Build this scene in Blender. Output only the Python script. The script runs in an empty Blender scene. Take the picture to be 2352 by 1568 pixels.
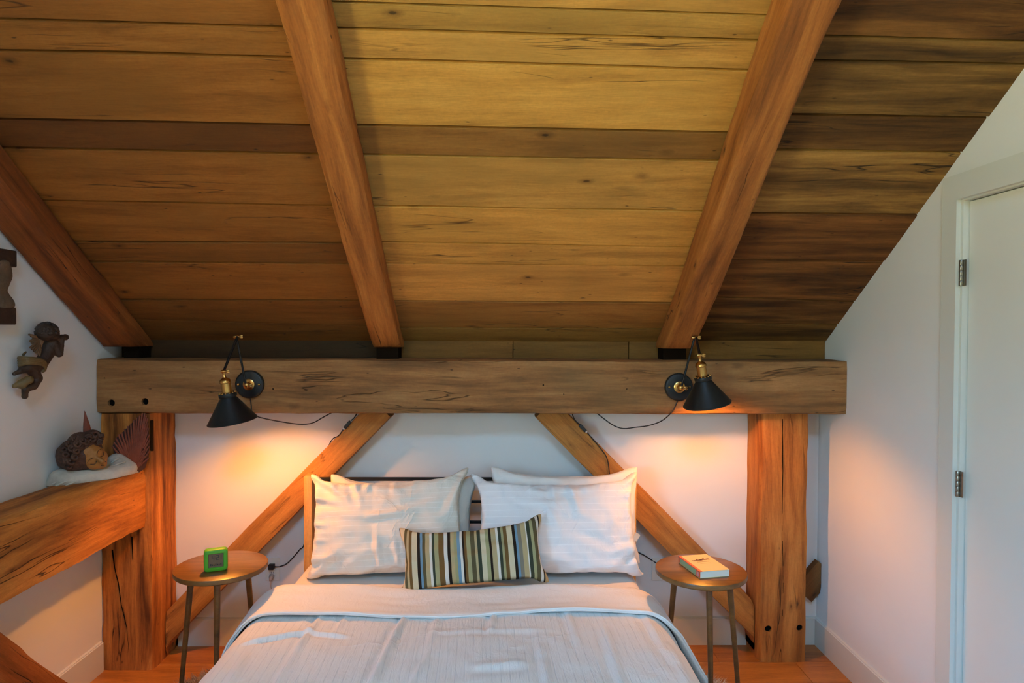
import bpy, bmesh, math, random
import numpy as np
from mathutils import Vector, Matrix, noise

# ------------------------------------------------------------------ camera, world, exposure
SC = bpy.context.scene
COL = SC.collection
IW, IH, FPX = 2352.0, 1568.0, 1533.93
YAW, PITCH, ROLL, EYE = 0.0132, 0.0181, 0.0036, 1.5897
XR, XL, YB = 1.5947, -1.8606, 3.3453          # right wall, left wall, back wall (inner faces)
YREAR = -3.1                                  # wall behind the camera
_F = Vector((math.sin(YAW) * math.cos(PITCH), math.cos(YAW) * math.cos(PITCH), -math.sin(PITCH)))
_R = Vector((math.cos(YAW), -math.sin(YAW), 0.0))
_U = _R.cross(_F)
_R, _U = _R * math.cos(ROLL) + _U * math.sin(ROLL), _U * math.cos(ROLL) - _R * math.sin(ROLL)
CAMP = Vector((0, 0, EYE))
cam_data = bpy.data.cameras.new('camera')
cam = bpy.data.objects.new('camera', cam_data)
COL.objects.link(cam)
cam.matrix_world = Matrix(((_R.x, _U.x, -_F.x, 0), (_R.y, _U.y, -_F.y, 0), (_R.z, _U.z, -_F.z, EYE), (0, 0, 0, 1)))
cam_data.sensor_width = 36.0
cam_data.lens = FPX * 36.0 / IW
cam_data.clip_start = 0.02
SC.camera = cam

vs = SC.view_settings
vs.view_transform = 'Standard'
vs.look = 'None'
vs.gamma = 1.0
vs.use_curve_mapping = False
vs.exposure = -0.06
SC.display_settings.display_device = 'sRGB'

SKY_STRENGTH = 47.0
BULB = 1560.0
BULB_COL = (1.0, 0.36, 0.055)
world = bpy.data.worlds.new('daylight')
SC.world = world
world.use_nodes = True
wt = world.node_tree
wbg = wt.nodes['Background']
# pale sky above, sunlit greenery and lawn below the skyline
wtc = wt.nodes.new('ShaderNodeTexCoord')
wsep = wt.nodes.new('ShaderNodeSeparateXYZ')
wrm = wt.nodes.new('ShaderNodeValToRGB')
wt.links.new(wtc.outputs['Generated'], wsep.inputs[0])
wmp = wt.nodes.new('ShaderNodeMapRange')
wmp.inputs['From Min'].default_value = -1.0
wmp.inputs['From Max'].default_value = 1.0
wt.links.new(wsep.outputs['Z'], wmp.inputs['Value'])
wt.links.new(wmp.outputs[0], wrm.inputs[0])
el = wrm.color_ramp.elements
el[0].position, el[0].color = 0.0, (0.98, 0.96, 0.46, 1)
el[1].position, el[1].color = 1.0, (0.20, 0.56, 1.0, 1)
for p_, c_ in ((0.40, (0.98, 0.96, 0.46, 1)), (0.46, (0.40, 0.46, 0.27, 1)), (0.535, (0.30, 0.37, 0.24, 1)), (0.565, (0.27, 0.62, 1.0, 1))):
    e_ = el.new(p_)
    e_.color = c_
wt.links.new(wrm.outputs[0], wbg.inputs['Color'])
wbg.inputs['Strength'].default_value = SKY_STRENGTH
# window in the left wall beside the viewer; a portal guides the daylight through it
WY0, WY1, WZ0, WZ1 = -2.05, -0.45, 1.00, 2.25
pl = bpy.data.lights.new('window_daylight', 'AREA')
pl.shape = 'RECTANGLE'
pl.size = WY1 - WY0
pl.size_y = WZ1 - WZ0
pl.cycles.is_portal = True
po = bpy.data.objects.new('window_daylight', pl)
COL.objects.link(po)
po.location = (XL - 0.145, (WY0 + WY1) / 2, (WZ0 + WZ1) / 2)
po.rotation_euler = Vector((1, 0, 0)).to_track_quat('-Z', 'Z').to_euler()
# unseen roof window, added in the rear slope to light the bed; own portal
RIDGE, SKX0, SKX1, SKS0, SKS1 = 0.10, -0.56, 0.40, 0.70, 1.60     # ridge line; added roof window across and down the rear slope
RSL = 0.70 * 0.62
RSN = math.sqrt(1 + RSL * RSL)
RS_DOWN = Vector((0, -1, -RSL)) / RSN
RS_OUT = Vector((0, -RSL, 1)) / RSN
RZ0 = 1.538 + 0.70 * (3.28 - RIDGE)
pl2_ = bpy.data.lights.new('added_roof_window_daylight', 'AREA')
pl2_.shape = 'RECTANGLE'
pl2_.size = SKX1 - SKX0
pl2_.size_y = SKS1 - SKS0
pl2_.cycles.is_portal = True
po2 = bpy.data.objects.new('added_roof_window_daylight', pl2_)
COL.objects.link(po2)
_c = Vector(((SKX0 + SKX1) / 2, RIDGE, RZ0)) + RS_DOWN * ((SKS0 + SKS1) / 2) + RS_OUT * 0.40
po2.matrix_world = Matrix(((1, 0, 0, _c.x), (0, -RS_DOWN.y, RS_OUT.y, _c.y), (0, -RS_DOWN.z, RS_OUT.z, _c.z), (0, 0, 0, 1)))


# ------------------------------------------------------------------ pixel helpers (direction only; depth from the surface touched)
def ray(x, y):
    return _F + _R * ((x - IW / 2) / FPX) - _U * ((y - IH / 2) / FPX)


def on(x, y, axis, v):
    d = ray(x, y)
    return CAMP + d * ((v - CAMP[axis]) / d[axis])


SLOPE, CZ0, CY0 = 0.70, 1.538, 3.28            # ceiling: z = CZ0 + SLOPE * (CY0 - y)
SN = math.sqrt(1 + SLOPE * SLOPE)


def ceil_z(y):
    return CZ0 + SLOPE * (CY0 - y)


def on_ceil(x, y):
    d = ray(x, y)
    return CAMP + d * ((CZ0 + SLOPE * CY0 - CAMP.z) / (d.z + SLOPE * d.y))


def on_plane(x, y, p0, n):
    d = ray(x, y)
    return CAMP + d * ((Vector(p0) - CAMP).dot(n) / d.dot(n))


def lin(r, g, b):
    def c(v):
        v /= 255.0
        return v / 12.92 if v <= 0.04045 else ((v + 0.055) / 1.055) ** 2.4
    return (c(r), c(g), c(b), 1.0)


# ------------------------------------------------------------------ object helpers
def tag(o, label, cat, group=None):
    o['label'] = label
    o['category'] = cat
    if group:
        o['group'] = group
    return o


def thing(name, label, cat, loc=(0, 0, 0), rotz=0.0, group=None):
    o = bpy.data.objects.new(name, None)
    o.empty_display_size = 0.05
    COL.objects.link(o)
    o.location = loc
    o.rotation_euler = (0, 0, rotz)
    return tag(o, label, cat, group)


def link(name, me, mat=None, parent=None, world=None):
    o = bpy.data.objects.new(name, me)
    COL.objects.link(o)
    if mat is not None:
        me.materials.clear()
        me.materials.append(mat)
    if parent is not None:
        o.parent = parent
    if world is not None:
        o.matrix_local = world
    return o


def bm_mesh(bm, name='m', smooth=None):
    bmesh.ops.recalc_face_normals(bm, faces=bm.faces[:])
    me = bpy.data.meshes.new(name)
    bm.to_mesh(me)
    bm.free()
    if smooth is not None:
        me.shade_smooth()
        if smooth < 180:
            me.set_sharp_from_angle(angle=math.radians(smooth))
    return me


def box_bm(bm, x0, x1, y0, y1, z0, z1, bevel=0.0, segs=1):
    r = bmesh.ops.create_cube(bm, size=1.0)
    for v in r['verts']:
        v.co = Vector((x0 + (v.co.x + .5) * (x1 - x0), y0 + (v.co.y + .5) * (y1 - y0), z0 + (v.co.z + .5) * (z1 - z0)))
    if bevel > 0:
        es = list({e for v in r['verts'] for e in v.link_edges})
        bmesh.ops.bevel(bm, geom=es, offset=bevel, segments=segs, affect='EDGES', profile=0.5)
    return bm


def box(name, x0, x1, y0, y1, z0, z1, mat, parent=None, bevel=0.0, segs=1, smooth=None):
    bm = box_bm(bmesh.new(), x0, x1, y0, y1, z0, z1, bevel, segs)
    return link(name, bm_mesh(bm, name, smooth), mat, parent)


def lathe_bm(bm, prof, n=32, M=None, cap0=False, cap1=False):
    """profile of (radius, height) revolved round local Z, placed by matrix M"""
    M = M or Matrix()
    rings = []
    for r, h in prof:
        if r < 1e-6:
            rings.append([bm.verts.new(M @ Vector((0, 0, h)))])
        else:
            rings.append([bm.verts.new(M @ Vector((r * math.cos(2 * math.pi * k / n), r * math.sin(2 * math.pi * k / n), h))) for k in range(n)])
    for a, b in zip(rings, rings[1:]):
        for k in range(n):
            k2 = (k + 1) % n
            if len(a) == 1 and len(b) == 1:
                continue
            if len(a) == 1:
                bm.faces.new((a[0], b[k], b[k2]))
            elif len(b) == 1:
                bm.faces.new((a[k], a[k2], b[0]))
            else:
                bm.faces.new((a[k], a[k2], b[k2], b[k]))
    if cap0 and len(rings[0]) > 1:
        bm.faces.new(rings[0][::-1])
    if cap1 and len(rings[-1]) > 1:
        bm.faces.new(rings[-1])
    return bm


def lathe(name, prof, mat, parent=None, n=32, M=None, smooth=40):
    return link(name, bm_mesh(lathe_bm(bmesh.new(), prof, n, M), name, smooth), mat, parent)


def frame_to(p, d, up=Vector((0, 0, 1))):
    """matrix with local Z along d at point p"""
    z = Vector(d).normalized()
    x = up.cross(z)
    if x.length < 1e-4:
        x = Vector((1, 0, 0))
    x.normalize()
    y = z.cross(x)
    return Matrix(((x.x, y.x, z.x, p[0]), (x.y, y.y, z.y, p[1]), (x.z, y.z, z.z, p[2]), (0, 0, 0, 1)))


def smooth_path(pts, sub=6):
    pts = [Vector(p) for p in pts]
    out = []
    for i in range(len(pts) - 1):
        p0 = pts[max(i - 1, 0)]
        p1, p2 = pts[i], pts[i + 1]
        p3 = pts[min(i + 2, len(pts) - 1)]
        for k in range(sub):
            t = k / sub
            out.append(0.5 * ((2 * p1) + (p2 - p0) * t + (2 * p0 - 5 * p1 + 4 * p2 - p3) * t * t + (3 * p1 - p0 - 3 * p2 + p3) * t ** 3))
    out.append(pts[-1])
    return out


def tube_bm(bm, pts, r, n=8, r_end=None):
    pts = [Vector(p) for p in pts]
    rings = []
    up = Vector((0.3, 0.2, 0.93)).normalized()
    for i, p in enumerate(pts):
        d = (pts[min(i + 1, len(pts) - 1)] - pts[max(i - 1, 0)]).normalized()
        x = up.cross(d)
        if x.length < 1e-3:
            x = Vector((1, 0, 0)).cross(d)
        x.normalize()
        y = d.cross(x)
        rr = r if r_end is None else r + (r_end - r) * i / (len(pts) - 1)
        rings.append([bm.verts.new(p + (x * math.cos(2 * math.pi * k / n) + y * math.sin(2 * math.pi * k / n)) * rr) for k in range(n)])
    for a, b in zip(rings, rings[1:]):
        for k in range(n):
            bm.faces.new((a[k], a[(k + 1) % n], b[(k + 1) % n], b[k]))
    bm.faces.new(rings[0][::-1])
    bm.faces.new(rings[-1])
    return bm


def tube(name, pts, r, mat, parent=None, n=8, r_end=None):
    return link(name, bm_mesh(tube_bm(bmesh.new(), pts, r, n, r_end), name, 50), mat, parent)


def blob(name, balls, mat, parent=None, voxel=0.006, smooth=4):
    """one continuous organic surface out of overlapping balls: (point, radius or (rx,ry,rz))"""
    bm = bmesh.new()
    for p, r in balls:
        s = bmesh.ops.create_icosphere(bm, subdivisions=2, radius=1.0)
        rr = (r, r, r) if not isinstance(r, (tuple, list)) else r
        for v in s['verts']:
            v.co = Vector((v.co.x * rr[0], v.co.y * rr[1], v.co.z * rr[2])) + Vector(p)
    me = bpy.data.meshes.new(name)
    bm.to_mesh(me)
    bm.free()
    o = bpy.data.objects.new(name, me)
    COL.objects.link(o)
    md = o.modifiers.new('r', 'REMESH')
    md.mode = 'VOXEL'
    md.voxel_size = voxel
    ms = o.modifiers.new('s', 'SMOOTH')
    ms.iterations = smooth
    ms.factor = 0.5
    dg = bpy.context.evaluated_depsgraph_get()
    dg.update()
    me2 = bpy.data.meshes.new_from_object(o.evaluated_get(dg))
    bpy.data.objects.remove(o)
    bpy.data.meshes.remove(me)
    me2.shade_smooth()
    return link(name, me2, mat, parent)


def chain(p, q, r0, r1, n=6):
    p, q = Vector(p), Vector(q)
    return [(p.lerp(q, k / (n - 1)), r0 + (r1 - r0) * k / (n - 1)) for k in range(n)]


# ------------------------------------------------------------------ materials
class NT:
    def __init__(self, name):
        self.m = bpy.data.materials.new(name)
        self.m.use_nodes = True
        self.t = self.m.node_tree
        self.b = self.t.nodes['Principled BSDF']

    def n(self, kind, **kw):
        o = self.t.nodes.new(kind)
        for k, v in kw.items():
            setattr(o, k, v)
        return o

    def l(self, a, b):
        self.t.links.new(a, b)

    def math(self, op, a, b=None, clamp=False):
        o = self.n('ShaderNodeMath', operation=op, use_clamp=clamp)
        for i, v in enumerate((a, b)):
            if v is None:
                continue
            if isinstance(v, (int, float)):
                o.inputs[i].default_value = v
            else:
                self.l(v, o.inputs[i])
        return o.outputs[0]

    def mix(self, kind, fac, a, b):
        o = self.n('ShaderNodeMix', data_type='RGBA', blend_type=kind)
        for i, v in ((0, fac), (6, a), (7, b)):
            if isinstance(v, (int, float)):
                o.inputs[i].default_value = v
            elif isinstance(v, tuple):
                o.inputs[i].default_value = v
            else:
                self.l(v, o.inputs[i])
        return o.outputs[2]

    def noise(self, vec, scale=1.0, detail=4, rough=.55, dist=0.0):
        o = self.n('ShaderNodeTexNoise')
        o.inputs['Scale'].default_value = scale
        o.inputs['Detail'].default_value = detail
        o.inputs['Roughness'].default_value = rough
        o.inputs['Distortion'].default_value = dist
        if vec is not None:
            self.l(vec, o.inputs['Vector'])
        return o.outputs['Fac']

    def mapping(self, vec, scale):
        o = self.n('ShaderNodeMapping')
        o.inputs['Scale'].default_value = scale
        self.l(vec, o.inputs['Vector'])
        return o.outputs[0]

    def ramp(self, fac, stops, interp='LINEAR'):
        o = self.n('ShaderNodeValToRGB')
        o.color_ramp.interpolation = interp
        e = o.color_ramp.elements
        while len(e) > 1:
            e.remove(e[-1])
        e[0].position, e[0].color = stops[0]
        for p, c in stops[1:]:
            x = e.new(p)
            x.color = c
        self.l(fac, o.inputs[0])
        return o.outputs[0]

    def bump(self, h, strength, dist=0.01, normal=None):
        o = self.n('ShaderNodeBump')
        o.inputs['Strength'].default_value = strength
        o.inputs['Distance'].default_value = dist
        self.l(h, o.inputs['Height'])
        if normal is not None:
            self.l(normal, o.inputs['Normal'])
        return o.outputs[0]


def g(v):
    return (v, v, v, 1)


def plain(name, col, rough=0.5, metal=0.0, spec=0.5, bump=0.0, bscale=200.0, var=0.0):
    t = NT(name)
    t.b.inputs['Base Color'].default_value = col
    t.b.inputs['Roughness'].default_value = rough
    t.b.inputs['Metallic'].default_value = metal
    t.b.inputs['Specular IOR Level'].default_value = spec
    if bump or var:
        tc = t.n('ShaderNodeTexCoord')
        nz = t.noise(tc.outputs['Object'], bscale, 3)
        if bump:
            t.l(t.bump(nz, bump, 0.004), t.b.inputs['Normal'])
        if var:
            n2 = t.noise(tc.outputs['Object'], bscale * .2, 4)
            t.l(t.mix('MULTIPLY', var, col, t.ramp(n2, [(.3, g(.45)), (.7, g(1))])), t.b.inputs['Base Color'])
    return t.m


def wood(name, dark, mid, light, grain=1.0, stain=.5, knots=.8, crack=.7, rough=.72, bump=.5, spec=.3, adze=0.0, contrast=1.0, speck=0.0, tone=None):
    """timber with the grain along local X; the object colour tints it"""
    t = NT(name)
    tc = t.n('ShaderNodeTexCoord')
    oi = t.n('ShaderNodeObjectInfo')
    off = t.n('ShaderNodeVectorMath', operation='ADD')
    sc = t.n('ShaderNodeVectorMath', operation='SCALE')
    cmb = t.n('ShaderNodeCombineXYZ')
    for i in range(3):
        t.l(oi.outputs['Random'], cmb.inputs[i])
    t.l(cmb.outputs[0], sc.inputs[0])
    sc.inputs['Scale'].default_value = 71.0
    t.l(tc.outputs['Object'], off.inputs[0])
    t.l(sc.outputs[0], off.inputs[1])
    v = off.outputs[0]
    G = grain
    deep = tuple(c * .25 for c in dark[:3]) + (1,)
    # slow bend of the grain so that it is never ruler-straight
    bend = t.n('ShaderNodeTexNoise')
    bend.inputs['Scale'].default_value = 1.0
    bend.inputs['Detail'].default_value = 2
    t.l(t.mapping(v, (1.6, 3.0, 3.0)), bend.inputs['Vector'])
    bsc = t.n('ShaderNodeVectorMath', operation='SCALE')
    t.l(bend.outputs['Color'], bsc.inputs[0])
    bsc.inputs['Scale'].default_value = .06
    vb = t.n('ShaderNodeVectorMath', operation='ADD')
    t.l(v, vb.inputs[0])
    t.l(bsc.outputs[0], vb.inputs[1])
    w = vb.outputs[0]
    n1 = t.noise(t.mapping(w, (1.4 * G, 17 * G, 17 * G)), 1, 8, .62, .3)
    n2 = t.noise(t.mapping(w, (14 * G, 210 * G, 210 * G)), 1, 3, .65, .0)
    n3 = t.noise(t.mapping(v, (2.0, 5.5, 5.5)), 1, 5, .6, .3)
    n4 = t.noise(t.mapping(w, (.8, 13, 13)), 1, 3, .5, .4)
    n5 = t.noise(v, 90.0, 3, .7)
    k = .20 / max(contrast, .05)
    col = t.ramp(n1, [(max(0, .5 - k), dark), (.50, mid), (min(1, .5 + k), light)])
    col = t.mix('MULTIPLY', .42, col, t.ramp(n2, [(.30, g(.58)), (.62, g(1.06))]))
    col = t.mix('MULTIPLY', .30, col, t.ramp(n5, [(.30, g(.70)), (.65, g(1.08))]))
    if tone is not None:
        n6 = t.noise(t.mapping(v, (1.2, 3.0, 3.0)), 1, 4, .55, .4)
        col = t.mix('MIX', t.math('MULTIPLY', t.ramp(n6, [(.46, g(0)), (.66, g(1))]), .55), col, tone)
    # dark weather stains, drawn out along the grain
    stn = t.math('MULTIPLY', t.ramp(n3, [(.54, g(0)), (.74, g(1))]), stain)
    stn = t.math('MULTIPLY', stn, t.ramp(n1, [(.35, g(1)), (.65, g(.35))]))
    col = t.mix('MIX', stn, col, tuple(c * .42 for c in dark[:3]) + (1,))
    # knots: a few cells only, dark heart with a paler ring

    def spots(scale, r0, r1, keep, seed):
        vo = t.n('ShaderNodeTexVoronoi')
        vo.inputs['Scale'].default_value = 1.0
        ad = t.n('ShaderNodeVectorMath', operation='ADD')
        t.l(t.mapping(w, scale), ad.inputs[0])
        ad.inputs[1].default_value = (seed, seed * 1.7, seed * .3)
        t.l(ad.outputs[0], vo.inputs['Vector'])
        sp = t.n('ShaderNodeSeparateColor')
        t.l(vo.outputs['Color'], sp.inputs[0])
        d = t.math('ADD', vo.outputs['Distance'], t.math('MULTIPLY', t.math('SUBTRACT', n5, .5), r0 * .9))
        return t.math('MULTIPLY', t.ramp(d, [(r0, g(1)), (r1, g(0))]), t.math('GREATER_THAN', sp.outputs[0], keep))
    if knots:
        kn = t.math('MULTIPLY', spots((4.2, 9.5, 9.5), .05, .17, .52, 3.1), knots * .62)
        col = t.mix('MIX', kn, col, tuple(c * .50 for c in dark[:3]) + (1,))
        kh = t.math('MULTIPLY', spots((4.2, 9.5, 9.5), .035, .06, .52, 3.1), knots * .9)
        col = t.mix('MIX', kh, col, deep)
    if speck:
        sk = t.math('MULTIPLY', spots((13, 34, 34), .05, .12, .80, 8.4), speck)
        col = t.mix('MIX', sk, col, deep)
    # fine drying cracks along the grain
    cr = t.math('ABSOLUTE', t.math('SUBTRACT', n4, .5))
    crk = t.ramp(cr, [(.0, g(1)), (.0075, g(0))])
    gate = t.ramp(t.noise(t.mapping(v, (1.7, 6, 6)), 1, 2), [(.52, g(0)), (.60, g(1))])
    crk = t.math('MULTIPLY', t.math('MULTIPLY', crk, gate), crack)
    col = t.mix('MIX', crk, col, deep)
    col = t.mix('MULTIPLY', 1.0, col, oi.outputs['Color'])
    t.l(col, t.b.inputs['Base Color'])
    t.b.inputs['Roughness'].default_value = rough
    t.b.inputs['Specular IOR Level'].default_value = spec
    h = t.math('SUBTRACT', t.math('MULTIPLY', n2, .22), t.math('MULTIPLY', crk, 1.2))
    h = t.math('ADD', h, t.math('MULTIPLY', n1, .5))
    if adze:
        na = t.n('ShaderNodeTexVoronoi')
        na.inputs['Scale'].default_value = 1
        t.l(t.mapping(v, (9, 14, 14)), na.inputs['Vector'])
        h = t.math('ADD', h, t.math('MULTIPLY', na.outputs['Distance'], adze))
    t.l(t.bump(h, bump, 0.006), t.b.inputs['Normal'])
    return t.m


def wall_paint(name, col):
    t = NT(name)
    tc = t.n('ShaderNodeTexCoord')
    n1 = t.noise(tc.outputs['Object'], 160, 3)
    n2 = t.noise(tc.outputs['Object'], 2.2, 3)
    t.l(t.mix('MULTIPLY', .25, col, t.ramp(n2, [(.3, g(.93)), (.7, g(1))])), t.b.inputs['Base Color'])
    t.b.inputs['Roughness'].default_value = .85
    t.b.inputs['Specular IOR Level'].default_value = .2
    t.l(t.bump(n1, .10, .002), t.b.inputs['Normal'])
    return t.m


def cloth(name, col, stripe_u=0.0, stripe_v=0.0, depth=.35, line=None, crinkle=.3, cscale=40.0, cmap=(1.0, .55, 1), creased=1.3):
    """fabric; UVs are metres along the weave, stripe_* = stripes per metre"""
    t = NT(name)
    uv = t.n('ShaderNodeTexCoord').outputs['UV']
    sep = t.n('ShaderNodeSeparateXYZ')
    t.l(uv, sep.inputs[0])
    wob = t.noise(uv, 6, 2)
    h = None
    linefac = None
    for ax, s in ((0, stripe_u), (1, stripe_v)):
        if s:
            ph = t.math('ADD', t.math('MULTIPLY', sep.outputs[ax], s), t.math('MULTIPLY', wob, .25))
            fr = t.math('FRACT', ph)
            tri = t.math('ABSOLUTE', t.math('SUBTRACT', fr, .5))
            k = t.math('MULTIPLY', t.ramp(tri, [(.0, g(1)), (.05, g(.6)), (.085, g(0))]), t.ramp(t.noise(uv, 16, 3), [(.35, g(.25)), (.65, g(1))]))
            h = k if h is None else t.math('ADD', h, k)
            linefac = k
    cr = t.noise(t.mapping(uv, cmap), cscale, 5, .6, .8)
    fine = t.noise(t.mapping(uv, (1, 1, 1)), 420, 2)
    # broken crease lines as in washed cotton
    cl = t.math('ABSOLUTE', t.math('SUBTRACT', t.noise(t.mapping(uv, (1.0, .7, 1)), 8.0, 3, .55, 1.0), .5))
    cg = t.ramp(t.noise(uv, 5.0, 2), [(.42, g(0)), (.62, g(1))])
    cl = t.math('MULTIPLY', t.ramp(cl, [(.0, g(1)), (.03, g(.5)), (.12, g(0))]), cg)
    hh = t.math('ADD', t.math('MULTIPLY', cr, crinkle), t.math('MULTIPLY', fine, .12))
    hh = t.math('ADD', hh, t.math('MULTIPLY', cl, crinkle * creased))
    if h is not None:
        hh = t.math('SUBTRACT', hh, t.math('MULTIPLY', h, depth))
    t.l(t.bump(hh, .8, .006), t.b.inputs['Normal'])
    if linefac is not None and line is not None:
        t.l(t.mix('MIX', t.math('MULTIPLY', linefac, .6), col, line), t.b.inputs['Base Color'])
    else:
        t.b.inputs['Base Color'].default_value = col
    t.b.inputs['Roughness'].default_value = .95
    t.b.inputs['Specular IOR Level'].default_value = .1
    t.b.inputs['Sheen Weight'].default_value = .15
    return t.m


M = {}
M['plank'] = wood('ceiling_board_wood', lin(138, 96, 46), lin(188, 139, 71), lin(208, 159, 88), 1.3, .40, 1.0, .9, .78, .30, contrast=.62, speck=.8, tone=lin(148, 114, 60))
M['plank_old'] = wood('weathered_board_wood', lin(62, 41, 20), lin(106, 75, 37), lin(144, 107, 58), 1.0, .75, .5, 1.0, .8, .5, contrast=1.1, speck=.5)
M['rafter'] = wood('rafter_wood', lin(112, 64, 27), lin(166, 102, 46), lin(194, 128, 64), 1.0, .35, .8, 1.0, .72, .7, adze=.25, speck=.8)
M['beam'] = wood('hewn_beam_wood', lin(100, 68, 38), lin(152, 106, 62), lin(180, 132, 84), 1.0, .45, .8, .8, .78, .7, adze=.4, speck=.8, tone=lin(120, 98, 64))
M['post'] = wood('post_wood', lin(112, 66, 28), lin(178, 116, 54), lin(204, 144, 76), 1.0, .45, .7, 1.0, .75, .7, adze=.3, speck=.5)
M['post_old'] = wood('old_post_wood', lin(92, 52, 22), lin(166, 106, 48), lin(200, 140, 74), 1.0, .95, .7, 1.0, .78, .9, adze=.3, contrast=1.2, speck=.6)
M['brace'] = wood('brace_wood', lin(130, 86, 40), lin(178, 124, 62), lin(200, 146, 78), 1.2, .35, .7, .6, .75, .4, contrast=.7, speck=.4)
M['floor'] = wood('floor_wood', lin(150, 88, 36), lin(190, 120, 52), lin(208, 138, 64), 1.0, .12, .3, .25, .38, .12, .5)
M['oak'] = wood('headboard_oak', lin(186, 128, 62), lin(212, 156, 84), lin(226, 172, 100), 1.6, .08, .15, .15, .5, .2, .4)
M['walnut'] = wood('table_wood', lin(84, 56, 26), lin(116, 80, 38), lin(136, 96, 48), 1.6, .1, .1, .2, .32, .12, .5)
M['deck'] = plain('dark_gap', lin(30, 20, 12), .95, spec=.05)
M['hole'] = plain('peg_hole_dark', lin(14, 12, 10), .95, spec=.05)
M['wall'] = wall_paint('white_wall_paint', lin(226, 224, 220))
M['trim'] = plain('white_trim_paint', lin(212, 211, 203), .5, spec=.4)
M['door'] = plain('white_door_paint', lin(222, 221, 214), .45, spec=.4)
M['black'] = plain('black_lamp_metal', lin(20, 23, 24), .42, .2, .5, bump=.12, bscale=700)
M['black_metal'] = plain('black_rail_metal', lin(22, 22, 22), .5, .3)
M['brass'] = plain('aged_brass', lin(196, 150, 84), .28, 1.0)
M['steel'] = plain('hinge_steel', lin(150, 146, 138), .35, 1.0)
M['rubber'] = plain('black_cord_rubber', lin(24, 22, 20), .55)
M['white_plastic'] = plain('white_plastic', lin(226, 220, 208), .4)
M['sheet'] = cloth('white_sheet_cotton', lin(232, 228, 222), crinkle=.25)
M['duvet'] = cloth('duvet_cotton', lin(224, 223, 220), stripe_u=46, depth=.14, line=lin(196, 198, 200), crinkle=.75, cscale=70, cmap=(1.0, .10, 1), creased=.5)
M['duvet_back'] = cloth('duvet_reverse_cotton', lin(230, 228, 224), stripe_u=46, depth=.03, crinkle=.6, cscale=40, cmap=(1.0, .35, 1), creased=.45)
M['case_cream'] = cloth('cream_pillowcase', lin(222, 214, 200), stripe_v=46, depth=.05, line=lin(246, 243, 238), crinkle=.55, cscale=34)
M['case_white'] = cloth('white_pillowcase', lin(228, 228, 228), stripe_v=36, depth=.04, line=lin(250, 250, 250), crinkle=.40, cscale=26)
M['case_plain'] = cloth('plain_pillowcase', lin(214, 208, 200), crinkle=.3)

# ------------------------------------------------------------------ the setting
def roof_z(y):
    return ceil_z(y) if y >= RIDGE else ceil_z(RIDGE) + (y - RIDGE) * SLOPE * .62


def struct(o):
    o['kind'] = 'structure'
    return o


def prism(name, pts, axis, a, b, mat, parent=None):
    """polygon in the plane normal to `axis` extruded from a to b"""
    bm = bmesh.new()

    def P(p, c):
        return Vector({0: (c, p[0], p[1]), 1: (p[0], c, p[1]), 2: (p[0], p[1], c)}[axis])
    A = [bm.verts.new(P(p, a)) for p in pts]
    B = [bm.verts.new(P(p, b)) for p in pts]
    bm.faces.new(A)
    bm.faces.new(B[::-1])
    for i in range(len(pts)):
        j = (i + 1) % len(pts)
        bm.faces.new((A[i], B[i], B[j], A[j]))
    return link(name, bm_mesh(bm, name), mat, parent)


T = .14
YE = YB + T
# floor: sub-floor slab carrying single boards that run along x
floor = struct(box('floor', XL - T, XR + T, YREAR - T, YE, -.06, -.0165, M['deck']))
rng = random.Random(5)
fw = .188
yb = YB
row = 0
tints = [(1, 1, 1), (.93, .9, .88), (1.06, 1.02, .98), (.88, .86, .84), (1.0, .95, .9)]
pm = {}
while yb > YREAR:
    y0 = max(yb - fw, YREAR)
    cuts = [XL]
    x = XL + rng.uniform(.5, 1.6)
    if row == 1:
        x = 1.405
    while x < XR - .3 or (row == 1 and x == 1.405):
        cuts.append(x)
        x += rng.uniform(1.2, 1.9)
    cuts.append(XR)
    for a, b in zip(cuts, cuts[1:]):
        o = box('plank', 0, b - a - .0015, 0, yb - y0 - .0018, -.016, 0, M['floor'], floor, bevel=.0012)
        o.location = (a, y0, 0)
        c = rng.choice(tints)
        o.color = (c[0], c[1], c[2], 1)
    yb -= fw
    row += 1

# walls
struct(box('wall_back', XL - T, XR + T, YB, YE, 0, 2.0, M['wall']))
gable = [(YREAR, 0), (YREAR, roof_z(YREAR) + .04), (RIDGE, roof_z(RIDGE) + .04), (YB, ceil_z(YB) + .03), (YB, 0)]
bm = bmesh.new()


def wall_piece(bm, pts, x0, x1):
    A = [bm.verts.new((x0, y, z)) for y, z in pts]
    B = [bm.verts.new((x1, y, z)) for y, z in pts]
    bm.faces.new(A)
    bm.faces.new(B[::-1])
    for i in range(len(pts)):
        j = (i + 1) % len(pts)
        bm.faces.new((A[i], B[i], B[j], A[j]))


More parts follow.
